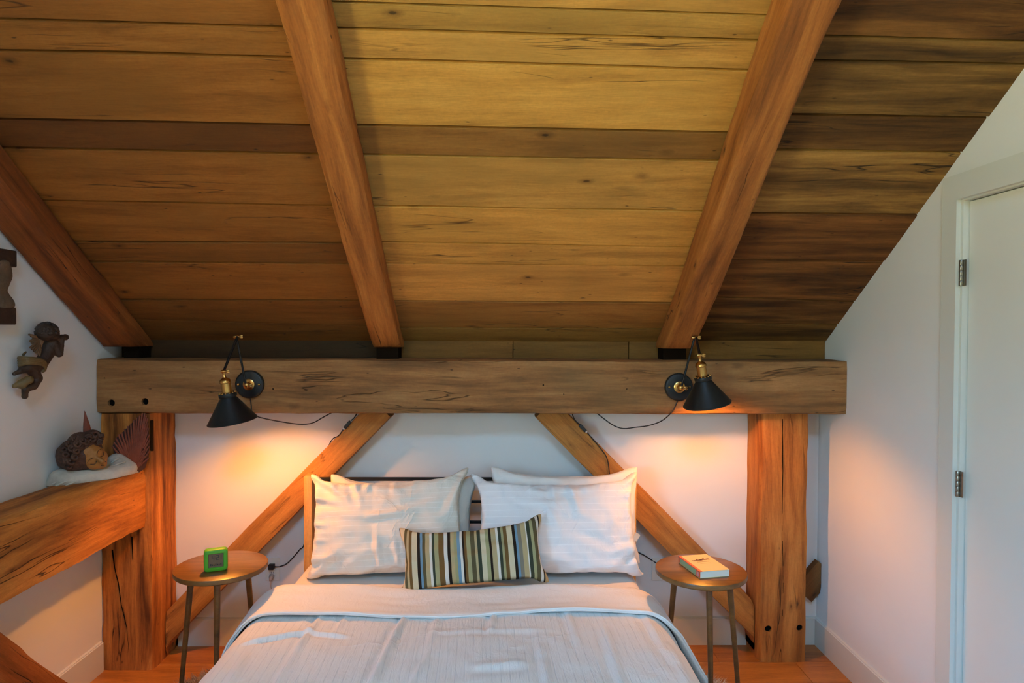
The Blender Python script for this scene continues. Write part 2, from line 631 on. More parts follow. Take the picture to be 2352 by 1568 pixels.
zt_ = roof_z(YREAR) + .04
wall_piece(bm, [(YREAR, 0), (YREAR, zt_), (WY0, roof_z(WY0) + .04), (WY0, 0)], XL - T, XL)
wall_piece(bm, [(WY0, 0), (WY0, WZ0), (WY1, WZ0), (WY1, 0)], XL - T, XL)
wall_piece(bm, [(WY0, WZ1), (WY0, roof_z(WY0) + .04), (WY1, roof_z(WY1) + .04), (WY1, WZ1)], XL - T, XL)
wall_piece(bm, [(WY1, 0), (WY1, roof_z(WY1) + .04), (RIDGE, roof_z(RIDGE) + .04), (YB, ceil_z(YB) + .03), (YB, 0)], XL - T, XL)
struct(link('wall_left', bm_mesh(bm, 'wall_left'), M['wall']))
YD1, YD0, DZ = 2.301, 2.301 - .81, 2.045      # door opening in the right wall
wr = struct(prism('wall_right', [(YD1 + .008, 0), (YD1 + .008, DZ + .003), (YD0 - .008, DZ + .003), (YD0 - .008, 0), (YREAR, 0), (YREAR, roof_z(YREAR) + .04), (RIDGE, roof_z(RIDGE) + .04), (YB, ceil_z(YB) + .03), (YB, 0)], 0, XR, XR + T, M['wall']))
# plain wall behind the viewer
struct(box('wall_rear', XL - T, XR + T, YREAR - T, YREAR, 0, zt_, M['wall']))
win = struct(box('window_1', XL + .001, XL + .03, WY0 - .07, WY1 + .07, WZ0 - .04, WZ0 - .005, M['trim']))
WM = (WY0 + WY1) / 2
for a, b, c, d in ((WY0, WY0 + .05, WZ0, WZ1), (WY1 - .05, WY1, WZ0, WZ1), (WY0, WY1, WZ0, WZ0 + .05), (WY0, WY1, WZ1 - .05, WZ1), (WM - .03, WM + .03, WZ0, WZ1)):
    box('window_frame', XL - .10, XL - .05, a, b, c, d, M['trim'], win)
tg = NT('window_glass')
tr = tg.n('ShaderNodeBsdfTransparent')
gl = tg.n('ShaderNodeBsdfGlossy')
gl.inputs['Roughness'].default_value = .02
mx = tg.n('ShaderNodeMixShader')
mx.inputs[0].default_value = .06
tg.l(tr.outputs[0], mx.inputs[1])
tg.l(gl.outputs[0], mx.inputs[2])
tg.l(mx.outputs[0], tg.t.nodes['Material Output'].inputs['Surface'])
for a, b in ((WY0 + .05, WM - .03), (WM + .03, WY1 - .05)):
    box('pane', XL - .078, XL - .072, a, b, WZ0 + .05, WZ1 - .05, tg.m, win)


def baseboard(name, p0, p1, n, parent=None):
    """p0->p1 along the wall foot, n = direction into the room"""
    p0, p1, n = Vector(p0), Vector(p1), Vector(n)
    prof = [(0, 0), (.014, 0), (.014, .132), (.010, .1345), (.010, .1375), (.0, .1405)]
    bm = bmesh.new()
    A = [bm.verts.new(p0 + n * a + Vector((0, 0, b))) for a, b in prof]
    B = [bm.verts.new(p1 + n * a + Vector((0, 0, b))) for a, b in prof]
    bm.faces.new(A)
    bm.faces.new(B[::-1])
    for i in range(len(prof)):
        j = (i + 1) % len(prof)
        bm.faces.new((A[i], B[i], B[j], A[j]))
    return struct(link(name, bm_mesh(bm, name), M['trim'], parent))


baseboard('baseboard_back', (-1.62, YB, 0), (XR, YB, 0), (0, -1, 0))
baseboard('baseboard_left', (XL, YREAR, 0), (XL, 3.093, 0), (1, 0, 0))
baseboard('baseboard_right', (XR, YD1 + .09, 0), (XR, YB - .014, 0), (-1, 0, 0))
baseboard('baseboard_rear', (XL, YREAR, 0), (XR, YREAR, 0), (0, 1, 0))

# door in the right wall
door = struct(box('door_1', XR + .018, XR + .056, YD0 + .022, YD1 - .003, .008, 2.038, M['door'], bevel=.002))
CW = .088
zt = 2.1347
prism('casing', [(YD1 + .012, 0), (YD1 + .012, zt - CW), (YD0 - .012, zt - CW), (YD0 - .012, 0), (YD0 - CW - .012, 0), (YD0 - CW - .012, zt), (YD1 + CW, zt), (YD1 + CW, 0)], 0, XR - .018, XR, M['trim'], door)
for a, b in ((YD1, YD1 + .012), (YD0 - .012, YD0 + .018)):
    box('jamb', XR - .002, XR + T, a, b, 0, DZ, M['trim'], door)
box('jamb', XR - .002, XR + T, YD0, YD1, DZ - .004, zt - CW + .002, M['trim'], door)
box('door_stop', XR + .058, XR + .075, YD0, YD1, 0, DZ, M['trim'], door)
for py in (626, 1115, None):
    if py is None:
        zc = .25
    else:
        zc = on(2216, py, 0, XR).z
    hb = thing('hinge', 'x', 'x')
    for k in ('label', 'category'):
        del hb[k]
    hb.parent = door
    hb.location = (XR - .001, YD1 + .003, zc)
    for s in range(5):
        z0 = -.045 + s * .018
        lathe('knuckle', [(0, z0), (.0062, z0), (.0066, z0 + .001), (.0066, z0 + .0165), (.0062, z0 + .0175), (0, z0 + .0175)], M['steel'], hb, 12, Matrix.Translation((-.004, 0, 0)))
    box('leaf', 0, .002, -.02, .014, -.045, .045, M['steel'], hb)

# ceiling: dark roof deck carrying the boards
bm = bmesh.new()
D = .030
ys0, ys1 = RIDGE + RS_DOWN.y * SKS0, RIDGE + RS_DOWN.y * SKS1
for xa, xb, ya, yb_ in ((XL - T, XR + T, RIDGE, YE + .1), (XL - T, XR + T, ys0, RIDGE), (XL - T, XR + T, YREAR - T, ys1), (XL - T, SKX0, ys1, ys0), (SKX1, XR + T, ys1, ys0)):
    vs_ = []
    for x in (xa, xb):
        for y in (ya, yb_):
            for e in (D, D + .10):
                vs_.append(bm.verts.new((x, y, roof_z(y) + e * SN)))
    q = vs_
    for f in ((0, 2, 6, 4), (1, 3, 7, 5), (0, 1, 3, 2), (4, 5, 7, 6), (0, 1, 5, 4), (2, 3, 7, 6)):
        bm.faces.new([q[i] for i in f])
ceiling = struct(link('ceiling', bm_mesh(bm, 'ceiling'), M['deck']))

# board edges read off the photograph: (pixel, pixel) along each joint, far end of every bay
BAY_L = [((0, 41), (660, 61)), ((0, 113), (677, 131)), ((0, 270), (718, 285)), ((14, 337), (736, 352)), ((107, 459), (771, 471)), ((175, 553), (800, 557)), ((215, 599), (805, 603)), ((276, 686), (829, 688)), ((302, 731), (840, 746)), ((326, 780), (846, 786))]
BAY_C = [((800, 4), (1766, 34)), ((787, 64), (1745, 92)), ((798, 135), (1716, 161)), ((834, 287), (1668, 304)), ((844, 355), (1650, 369)), ((871, 471), (1607, 484)), ((880, 554), (1577, 566)), ((894, 603), (1567, 610)), ((911, 689), (1530, 693)), ((919, 750), (1509, 752)), ((929, 781), (1506, 783))]
BAY_R = [((1902, 80), (2345, 92)), ((1884, 137), (2349, 145)), ((1827, 260), (2259, 267)), ((1789, 343), (2200, 350)), ((1725, 489), (2098, 492)), ((1688, 594), (2025, 596)), ((1645, 682), (1960, 692)), ((1629, 742), (1924, 745)), ((1612, 783), (1897, 783))]
XC1, XC2 = -.548, .815                        # joints hidden above the two middle rafters
Ux = Vector((1, 0, 0))
Us = Vector((0, -1, SLOPE)) / SN               # up the slope
Un = Vector((0, -SLOPE, -1)) / SN              # towards the room
ORG = Vector((0, CY0, CZ0))


def s_of(y):
    return (CY0 - y) * SN


def board(x0, x1, sa, sb, col, mat, seed, proud=0.0, wav=.0015, gap=.0035, th=.022, rear=False):
    """one ceiling board: local X along the board, lower edge sa(x) .. upper edge sb(x) up the slope"""
    n = max(4, int((x1 - x0) / .09))
    bm = bmesh.new()
    rows = []
    for i in range(n + 1):
        x = x0 + (x1 - x0) * i / n
        w0 = noise.noise(Vector((x * 2.3, seed * 3.1, 0))) * wav + noise.noise(Vector((x * 9, seed * 3.1, 5))) * wav * .4
        w1 = noise.noise(Vector((x * 2.3, seed * 5.7, 9))) * wav + noise.noise(Vector((x * 9, seed * 5.7, 2))) * wav * .4
        a = sa(x) + gap * .5 + w0
        b = sb(x) - gap * .5 + w1
        m = (a + b) / 2
        cup = noise.noise(Vector((x * 1.1, seed, 3))) * .0012
        e = .0014
        sec = [(a, .006), (a + e, 0), (m, -.0012 + cup), (b - e, 0), (b, .006), (b, th), (a, th)]
        rows.append([bm.verts.new((x - x0, s - sa(x0), -(proud - d))) for s, d in sec])
    for p, q in zip(rows, rows[1:]):
        for k in range(7):
            bm.faces.new((p[k], p[(k + 1) % 7], q[(k + 1) % 7], q[k]))
    bm.faces.new(rows[0])
    bm.faces.new(rows[-1][::-1])
    me = bm_mesh(bm, 'plank', 35)
    o = link('plank', me, mat, ceiling)
    if not rear:
        X, S, N = Ux, Us, -Un
        p = ORG + X * x0 + S * sa(x0)
    else:
        X = Vector((1, 0, 0))
        S = Vector((0, -1, -SLOPE * .62)).normalized()
        N = X.cross(S)
        if N.z < 0:
            N = -N
        p = Vector((0, RIDGE, roof_z(RIDGE))) + X * x0 + S * sa(x0)
    # local z = +N points out of the room: the visible face sits at local z = 0
    mm = Matrix(((X.x, S.x, N.x, p.x), (X.y, S.y, N.y, p.y), (X.z, S.z, N.z, p.z), (0, 0, 0, 1)))
    for v in me.vertices:
        v.co.z = -v.co.z * -1 if False else v.co.z
    o.matrix_local = mm
    o.color = (col[0], col[1], col[2], 1)
    return o


def joint_fn(pa, pb):
    A, B = on_ceil(*pa), on_ceil(*pb)
    s0, s1 = s_of(A.y), s_of(B.y)
    return lambda x: s0 + (s1 - s0) * (x - A.x) / (B.x - A.x)


S_RIDGE = s_of(RIDGE) - .005
rng = random.Random(11)


def bay(joints, x0, x1, cols, mat, seed):
    fns = [joint_fn(*j) for j in joints]       # from the top of the frame downward
    fns = fns + [lambda x: -.03]
    k = 0
    for i in range(len(fns) - 1):
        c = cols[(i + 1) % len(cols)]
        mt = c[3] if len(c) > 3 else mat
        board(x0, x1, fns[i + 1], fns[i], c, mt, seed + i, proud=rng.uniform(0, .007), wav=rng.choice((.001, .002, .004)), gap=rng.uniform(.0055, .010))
    # boards above the picture up to the ridge
    s = fns[0]
    while s(x0) < S_RIDGE - .03:
        w = rng.uniform(.13, .24)
        prev = s
        top = min(prev((x0 + x1) / 2) + w, S_RIDGE)
        s = (lambda t: (lambda x: t))(top)
        c = cols[rng.randrange(len(cols))]
        board(x0, x1, prev, s, c, c[3] if len(c) > 3 else mat, seed + 60 + k, proud=rng.uniform(0, .004))
        k += 1


PO = M['plank_old']
CL = [(0.59, 0.43, 0.24), (0.66, 0.47, 0.28), (0.69, 0.48, 0.28), (0.32, 0.20, 0.12), (0.69, 0.47, 0.28), (0.67, 0.45, 0.26), (0.51, 0.34, 0.20), (0.62, 0.40, 0.23), (0.43, 0.28, 0.16), (0.38, 0.25, 0.14), (0.30, 0.19, 0.11)]  # left bay: browner boards, with its dimmer light also put into the tints
CC = [(1.09, 1.04, 0.77), (0.87, 0.85, 0.64), (1.14, 1.08, 0.84), (1.20, 1.13, 0.82), (0.60, 0.50, 0.37), (1.11, 1.03, 0.82), (1.26, 1.10, 0.78), (1.20, 1.04, 0.78), (1.32, 1.08, 0.84), (0.70, 0.53, 0.40), (0.55, 0.48, 0.35), (0.50, 0.44, 0.32)]  # middle bay: some lower boards tinted brighter to make up for weak light
CR = [(0.78, 0.77, 0.60, PO), (0.87, 0.84, 0.65, PO), (1.12, 1.11, 0.87, PO), (0.81, 0.71, 0.52, PO), (1.74, 1.72, 1.42, PO), (1.03, 0.75, 0.50, PO), (1.01, 0.77, 0.54, PO), (0.85, 0.68, 0.48, PO), (0.81, 0.71, 0.48, PO)]
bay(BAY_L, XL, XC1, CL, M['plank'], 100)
bay(BAY_C, XC1, XC2, CC, M['plank'], 200)
bay(BAY_R, XC2, XR, CR, M['plank'], 300)
# rear slope, behind the viewer
s = 0.0
k = 0
LR = (YREAR * -1 + RIDGE) * math.sqrt(1 + (SLOPE * .62) ** 2)
edges = [0.0]
while edges[-1] < LR - .05:
    w = rng.uniform(.16, .26)
    t_ = min(edges[-1] + w, LR)
    for lim in (SKS0, SKS1):
        if edges[-1] < lim - .02 < t_ + .06:
            t_ = lim
    edges.append(t_)
for s, t_ in zip(edges, edges[1:]):
    inside = s > SKS0 - .01 and t_ < SKS1 + .01
    for xa, xb in (((XL, SKX0), (SKX1, XR)) if inside else ((XL, XR),)):
        board(xa, xb, (lambda v: (lambda x: v))(s), (lambda v: (lambda x: v))(t_), rng.choice(CC), M['plank'], 500 + k, rear=True)
        k += 1
# lining and glass of the added roof window; deep shaft narrows its light
sky_c = Vector((0, RIDGE, RZ0))
rw = struct(box('added_roof_window', SKX0 - .03, SKX1 + .03, -.03, -.001, -.02, .37, M['trim']))
rwm = Matrix(((1, 0, 0, 0), (0, RS_DOWN.y, RS_OUT.y, 0), (0, RS_DOWN.z, RS_OUT.z, 0), (0, 0, 0, 1)))
rw.matrix_world = Matrix.Translation(sky_c + RS_DOWN * SKS0) @ rwm
HS = SKS1 - SKS0
for x0, x1, y0, y1 in ((SKX0 - .03, SKX1 + .03, HS + .001, HS + .03), (SKX0 - .03, SKX0, 0, HS), (SKX1, SKX1 + .03, 0, HS)):
    box('window_frame', x0, x1, y0, y1, -.02, .37, M['trim'], rw)
box('pane', SKX0, SKX1, 0, HS, .33, .336, tg.m, rw)

# upright boards between the wall plate and the roof
fas = struct(box('trim_1', XL, XR, 3.302, YB, 1.40, 1.56, M['deck']))
for a, b, c in ((XL, -.52, (.10, .085, .065)), (-.52, .05, (.44, .37, .26)), (.05, .62, (.40, .35, .24)), (.62, XR, (.46, .40, .28))):  # leftmost tint near black: darkness of the gap put into the colour
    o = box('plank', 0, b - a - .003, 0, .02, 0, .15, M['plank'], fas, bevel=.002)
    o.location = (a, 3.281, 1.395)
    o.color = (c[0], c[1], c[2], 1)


# ------------------------------------------------------------------ timbers
def timber_mesh(L, w, h, seed, rough=.005, cham=.010, n=None, bow=.006, cut=None):
    """hewn timber, local X along the grain from 0 to L, centred in Y and Z"""
    n = n or max(8, int(L / .045))
    K = 7
    base = []
    for sgn_axis in range(4):
        for k in range(K):
            t_ = k / K
            if sgn_axis == 0:
                p = (-w / 2 + w * t_, -h / 2)
            elif sgn_axis == 1:
                p = (w / 2, -h / 2 + h * t_)
            elif sgn_axis == 2:
                p = (w / 2 - w * t_, h / 2)
            else:
                p = (-w / 2, h / 2 - h * t_)
            base.append(p)
    bm = bmesh.new()
    rings = []
    for i in range(n + 1):
        x = L * i / n
        by = noise.noise(Vector((x * .9, seed, 1))) * bow
        bz = noise.noise(Vector((x * .9, seed, 7))) * bow
        ring = []
        for q, (y, z) in enumerate(base):
            corner = q % K == 0
            c = cham * (1 + .9 * noise.noise(Vector((x * 3.0, q * 1.7, seed)))) if corner else 0
            yy = y - math.copysign(c, y) * .5 if corner else y
            zz = z - math.copysign(c, z) * .5 if corner else z
            d = noise.noise(Vector((x * 5, y * 11 + seed, z * 11))) * rough + noise.noise(Vector((x * 16, y * 30 + seed, z * 30))) * rough * .45
            # push along the face normal
            if abs(abs(y) - w / 2) < 1e-6:
                yy += math.copysign(d, y)
            if abs(abs(z) - h / 2) < 1e-6:
                zz += math.copysign(d, z)
            ring.append(bm.verts.new((x, yy + by, zz + bz)))
        rings.append(ring)
    m = len(base)
    for a, b in zip(rings, rings[1:]):
        for k in range(m):
            bm.faces.new((a[k], a[(k + 1) % m], b[(k + 1) % m], b[k]))
    bm.faces.new(rings[0][::-1])
    bm.faces.new(rings[-1])
    return bm_mesh(bm, 'timber', 42)


def axes(p, X, Y):
    X = Vector(X).normalized()
    Y = Vector(Y)
    Z = X.cross(Y).normalized()
    Y = Z.cross(X)
    return Matrix(((X.x, Y.x, Z.x, p[0]), (X.y, Y.y, Z.y, p[1]), (X.z, Y.z, Z.z, p[2]), (0, 0, 0, 1)))


def timber(name, p, X, Y, L, w, h, mat, seed, label, cat, tint=(1, 1, 1), **kw):
    o = link(name, timber_mesh(L, w, h, seed, **kw), mat)
    o.matrix_world = axes(p, X, Y)
    o.color = (tint[0], tint[1], tint[2], 1)
    return tag(o, label, cat)


# horizontal wall plate over the bed
BY0, BY1, BZ0, BZ1 = 3.075, 3.278, 1.199, 1.448
beam = timber('wall_beam', (XL + .002, (BY0 + BY1) / 2, (BZ0 + BZ1) / 2), (1, 0, 0), (0, 1, 0), XR - XL - .002, BY1 - BY0, BZ1 - BZ0, M['beam'], 3,
              'long horizontal hewn beam above the bed carrying both lamps', 'beam', (.98, .94, .88), rough=.004, bow=.007, cham=.012)
bi = beam.matrix_world.inverted()


def hole(parent, px, py, plane_y, r=.0155, name='peg', depth=.022):
    """bore a hole into a timber; the dark peg end sits at its bottom"""
    p = on(px, py, 1, plane_y)
    Mi = parent.matrix_world.inverted()
    cut = bpy.data.objects.new('cut', bm_mesh(lathe_bm(bmesh.new(), [(0, -depth), (r, -depth), (r * 1.06, .03), (0, .03)], 18, Mi @ frame_to(p, (0, -1, 0))), 'cut'))
    COL.objects.link(cut)
    cut.matrix_world = parent.matrix_world
    md = parent.modifiers.new('b', 'BOOLEAN')
    md.operation = 'DIFFERENCE'
    md.solver = 'EXACT'
    md.object = cut
    dg = bpy.context.evaluated_depsgraph_get()
    dg.update()
    me = bpy.data.meshes.new_from_object(parent.evaluated_get(dg))
    parent.modifiers.clear()
    parent.data = me
    bpy.data.objects.remove(cut)
    return lathe(name, [(0, -depth * .45), (r * .93, -depth * .45), (r * .98, -depth * .6), (r * .98, -depth * .99)], M['hole'], parent, 18, Mi @ frame_to(p, (0, -1, 0)))


hole(beam, 256, 925, BY0)
hole(beam, 333, 922, BY0)
for px_, py_, r_ in ((545, 886, .0035), (627, 893, .004), (240, 868, .0035), (1248, 884, .004), (1440, 893, .003), (1295, 905, .003)):
    hole(beam, px_, py_, BY0, r_, 'nail_hole', .012)

# rafters (cut level at their foot)


def rafter(x0, x1, h, y_top, seed, label, tint, foot=1.503):
    yt = y_top
    L = (3.30 - yt) * SN
    p = ORG + Us * s_of(3.30) + Un * (h / 2 + .001) + Ux * ((x0 + x1) / 2)
    me = timber_mesh(L, x1 - x0, h, seed, rough=.005, cham=.016, bow=.010)
    mw = axes(p, Us, Ux)
    mi = mw.inverted()
    for v in me.vertices:
        q = mw @ v.co
        ch = False
        if q.z < foot:
            q.z = foot
            ch = True
        if q.y > 3.277:
            q.y = 3.277
            ch = True
        top = (q - ORG).dot(Un)
        if top < .0035 and not ch:
            q += Un * (.0035 - top)
        if ch:
            v.co = mi @ q
        else:
            v.co = mi @ q
    o = link('rafter', me, M['rafter'])
    o.matrix_world = mw
    o.color = (tint[0], tint[1], tint[2], 1)
    tag(o, label, 'beam', 'sloping roof rafters')
    bb = box('bearing_block', x0 + (.07 if x0 < -1.5 else .012), x1 - .012, 3.17, 3.276, BZ1 - .004, foot + .004, M['deck'], None)
    bb.parent = o
    bb.matrix_parent_inverse = mw.inverted()
    return o


rafter(XL + .004, -1.705, .125, RIDGE + .1, 21, 'dark red-brown rafter running down against the left wall', (.64, .48, .38))
rafter(-.612, -.486, .108, RIDGE + .1, 22, 'rough orange-brown rafter left of the middle with nail holes', (1.14, 1.06, .92))
rafter(.750, .884, .145, RIDGE + .1, 27, 'thick rafter right of the middle, beside the dark boards', (.96, .90, .80))

# left post, right post
timber('post', (-1.742, 3.220, 0), (0, 0, 1), (1, 0, 0), BZ0 - .004, .232, .24, M['post_old'], 31,
       'cracked square timber post in the left corner behind the rail', 'post', (1.30, 1.14, .92), rough=.006, cham=.010, bow=.006)
postl = [o for o in COL.objects if o.name == 'post'][0]
timber('post', (1.348, 3.263, 0), (0, 0, 1), (1, 0, 0), BZ0 - .004, .228, .214, M['post'], 36,
       'smooth square timber post right of the bed with two peg holes', 'post', (.94, .88, .80), rough=.004, cham=.016, bow=.006)
postr = [o for o in COL.objects if o.name.startswith('post') and o is not postl][0]
hole(postr, 1765, 1444, 3.154)
hole(postr, 1837, 1442, 3.154)
cp_ = [(1797, 962), (1798, 1080), (1796, 1200), (1799, 1330), (1797, 1420), (1798, 1512)]
tb = tube('crack', [on(x, y, 1, 3.1565) for x, y in cp_], .0026, M['hole'], None, 6, .0016)
tb.parent = postr
tb.matrix_parent_inverse = postr.matrix_world.inverted()
# open mortise and shrinkage crack in the left post
b = box('mortise_slot', -.008, .008, -.003, .003, -.072, .072, plain('slot_shadow', lin(52, 30, 14), .95, spec=.05), None, bevel=.0029)
p = on(349, 1000, 1, 3.0985)
b.parent = postl
b.matrix_local = postl.matrix_world.inverted() @ Matrix.Translation(p)
for pts in (((282, 952), (283, 966), (283, 980)), ((258, 1262), (263, 1300), (272, 1340), (279, 1390), (291, 1440), (297, 1500)), ((303, 1232), (304, 1260), (305, 1285))):
    tb = tube('crack', [on(x, y, 1, 3.1005) for x, y in pts], .0034, M['hole'], None, 6, .0012)
    tb.parent = postl
    tb.matrix_parent_inverse = postl.matrix_world.inverted()

# rail along the left wall and the diagonal strut below it
rail = timber('wall_rail', ((XL + -1.653) / 2 + .001, 3.098, (.664 + .945) / 2), (0, -1, 0), (1, 0, 0), 6.18, -1.653 - XL - .003, .281, M['post'], 41,
              'heavy horizontal timber rail along the left wall under the angel', 'beam', (1.18, 1.04, .80), rough=.007, cham=.018, bow=.010, n=148)
ang = Vector((0, .70, -.714)).normalized()
st0 = Vector((-1.765, 2.02, .664))
strut_w = .20
timber('strut', Vector((-1.765, 2.045, .625)), ang, (1, 0, 0), .80, .15, .22, M['post'], 43,
       'dark diagonal strut below the rail in the bottom left corner', 'brace', (.62, .44, .34), rough=.005)
strut = [o for o in COL.objects if o.name == 'strut'][0]
for v in strut.data.vertices:
    q = strut.matrix_world @ v.co
    if q.z < .001:
        q.z = .001
    if q.z > .662:
        q.z = .662
    v.co = strut.matrix_world.inverted() @ q

# diagonal braces behind the headboard
BRY0 = 3.215


def brace(ua, ub, la, lb, name, label, tint, seed, zmax=BZ0 + .05, xlim=None, BRY0=BRY0):
    """upper edge ua->ub, lower edge la->lb, pixels on the front face plane"""
    a = (on(*ua, 1, BRY0) + on(*la, 1, BRY0)) / 2
    b = (on(*ub, 1, BRY0) + on(*lb, 1, BRY0)) / 2
    d = (b - a).normalized()
    nrm = Vector((-d.z, 0, d.x))
    w = abs((on(*ua, 1, BRY0) - on(*la, 1, BRY0)).dot(nrm))
    w2 = abs((on(*ub, 1, BRY0) - on(*lb, 1, BRY0)).dot(nrm))
    w = (w + w2) / 2
    L = (b - a).length
    p = a + Vector((0, (YB - BRY0) / 2 - .001, 0))
    o = timber(name, p, d, (0, 1, 0), L, YB - BRY0 - .004, w, M['brace'], seed, label, 'brace', tint, rough=.003, cham=.006, bow=.004)
    for v in o.data.vertices:
        q = o.matrix_world @ v.co
        q.z = min(max(q.z, .002), zmax)
        if xlim:
            q.x = max(xlim[0], min(xlim[1], q.x))
        v.co = o.matrix_world.inverted() @ q
    return o


brace((832, 938), (340, 1449), (920, 938), (340, 1522), 'brace', 'diagonal timber brace rising right from behind the round table with the clock', (1.05, .92, .76), 51, zmax=BZ0 - .003, xlim=(-1.621, 3))
brace((1293, 938), (1780, 1430), (1210, 938), (1780, 1515), 'brace', 'diagonal timber brace descending right from behind the white pillows', (.98, .88, .76), 57, zmax=BZ0 - .003, xlim=(-3, 1.229))
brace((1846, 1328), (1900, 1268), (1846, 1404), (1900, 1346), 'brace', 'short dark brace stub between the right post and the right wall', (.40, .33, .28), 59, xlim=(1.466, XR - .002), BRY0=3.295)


# ------------------------------------------------------------------ cloth: small position-based solver
def pbd_pass(X, rh, rv, kb=.25):
    """X (...,N,M,3); rh rest length along columns, rv along rows"""
    rd = math.hypot(rh, rv)

    def fix(A, B, rest, k):
        d = B - A
        l = np.sqrt((d * d).sum(-1, keepdims=True)) + 1e-9
        c = d * (.5 * k * (l - rest) / l)
        A += c
        B -= c
    N, Mm = X.shape[-3], X.shape[-2]
    for c in (0, 1):
        n = (Mm - c) // 2
        fix(X[..., :, c:c + 2 * n - 1:2, :], X[..., :, c + 1:c + 2 * n:2, :], rh, 1)
        n = (N - c) // 2
        fix(X[..., c:c + 2 * n - 1:2, :, :], X[..., c + 1:c + 2 * n:2, :, :], rv, 1)
        n = (N - c) // 2
        fix(X[..., c:c + 2 * n - 1:2, :-1, :], X[..., c + 1:c + 2 * n:2, 1:, :], rd, .5)
        fix(X[..., c:c + 2 * n - 1:2, 1:, :], X[..., c + 1:c + 2 * n:2, :-1, :], rd, .5)
    if kb:
        for c in range(4):
            A, B = X[..., :, c:Mm - 2:4, :], X[..., :, c + 2:Mm:4, :]
            n = min(A.shape[-2], B.shape[-2])
            fix(A[..., :, :n, :], B[..., :, :n, :], 2 * rh, kb)
            A, B = X[..., c:N - 2:4, :, :], X[..., c + 2:N:4, :, :]
            n = min(A.shape[-3], B.shape[-3])
            fix(A[..., :n, :, :], B[..., :n, :, :], 2 * rv, kb)


def grid_normals(X):
    du = np.gradient(X, axis=-2)
    dv = np.gradient(X, axis=-3)
    return np.cross(du, dv)


def sim_pillow(W_, H_, fill, seed, nx=54, steps=140, place=None, collide=None, grav=0.0, kb=.15):
    """two cloth panels sewn at the rim and filled; fill = mean thickness in metres.
    place = 4x4 numpy transform applied before the simulation"""
    ny = int(round(nx * H_ / W_))
    rh, rv = W_ / (nx - 1), H_ / (ny - 1)
    rs = np.random.RandomState(seed)
    gx, gy = np.meshgrid(np.linspace(-W_ / 2, W_ / 2, nx), np.linspace(-H_ / 2, H_ / 2, ny))
    X = np.zeros((2, ny, nx, 3))
    X[..., 0] = gx
    X[..., 1] = gy
    prof = ((1 - (2 * gx / W_) ** 2) * (1 - (2 * gy / H_) ** 2)) ** .5
    X[0, ..., 2] = prof * fill * .7
    X[1, ..., 2] = -prof * fill * .7
    X[:, 1:-1, 1:-1, :] += rs.normal(0, .0025, X[:, 1:-1, 1:-1, :].shape)
    if place is not None:
        X = X @ place[:3, :3].T + place[:3, 3]
    V = np.zeros_like(X)
    dt = .016
    Vt = W_ * H_ * fill
    for st in range(steps):
        nrm = grid_normals(X)
        nrm[1] *= -1
        vol = abs((X * nrm).sum() / 3.0)
        pr = 260.0 * max(-.2, (Vt - vol) / Vt) + 6.0
        ln = np.sqrt((nrm * nrm).sum(-1, keepdims=True)) + 1e-12
        acc = nrm / ln * pr
        acc[..., 2] -= grav
        damp = .94 if st < steps * .7 else .85
        V = (V + acc * dt) * damp
        P = X + V * dt
        for _ in range(5):
            pbd_pass(P, rh, rv, kb)
            for sl in ((slice(0, 1), slice(None)), (slice(-1, None), slice(None)), (slice(None), slice(0, 1)), (slice(None), slice(-1, None))):
                m = (P[0][sl] + P[1][sl]) / 2
                P[0][sl] = m
                P[1][sl] = m
            if collide is not None:
                collide(P)
        V = (P - X) / dt
        X = P
    return X, rh, rv


def pillow_mesh(X, rh, rv, name):
    _, ny, nx, _ = X.shape
    idx = np.zeros((2, ny, nx), int)
    verts = []
    for i in range(ny):
        for j in range(nx):
            idx[0, i, j] = len(verts)
            verts.append(tuple(X[0, i, j]))
    for i in range(ny):
        for j in range(nx):
            if i in (0, ny - 1) or j in (0, nx - 1):
                idx[1, i, j] = idx[0, i, j]
            else:
                idx[1, i, j] = len(verts)
                verts.append(tuple(X[1, i, j]))
    faces, uvs = [], []
    for s in (0, 1):
        for i in range(ny - 1):
            for j in range(nx - 1):
                q = [(i, j), (i, j + 1), (i + 1, j + 1), (i + 1, j)]
                if s:
                    q = q[::-1]
                faces.append([idx[s, a, b] for a, b in q])
                uvs += [(b * rh, a * rv) for a, b in q]
    me = bpy.data.meshes.new(name)
    me.from_pydata(verts, [], faces)
    uv = me.uv_layers.new(name='UVMap')
    uv.data.foreach_set('uv', [c for p in uvs for c in p])
    me.shade_smooth()
    return me


def np_place(loc, lean, yaw=0.0, roll=0.0):
    """pillow plane: local x = width, y = height, z = front.  lean back by `lean` degrees from upright"""
    R = Matrix.Rotation(math.radians(yaw), 4, 'Z') @ Matrix.Rotation(math.radians(90 - lean), 4, 'X') @ Matrix.Rotation(math.radians(roll), 4, 'Z')
    m = Matrix.Translation(loc) @ R
    return np.array(m)


# ------------------------------------------------------------------ bed
BXC = -.158
MTZ = .500                                      # mattress top
bed = thing('bed', 'double bed with pale wooden headboard posts and black metal rails', 'bed', (BXC, 2.1, 0))


def bpart(name, x0, x1, y0, y1, z0, z1, mat, par=bed, **kw):
    o = box(name, x0 - BXC, x1 - BXC, y0 - 2.1, y1 - 2.1, z0, z1, mat, par, **kw)
    return o


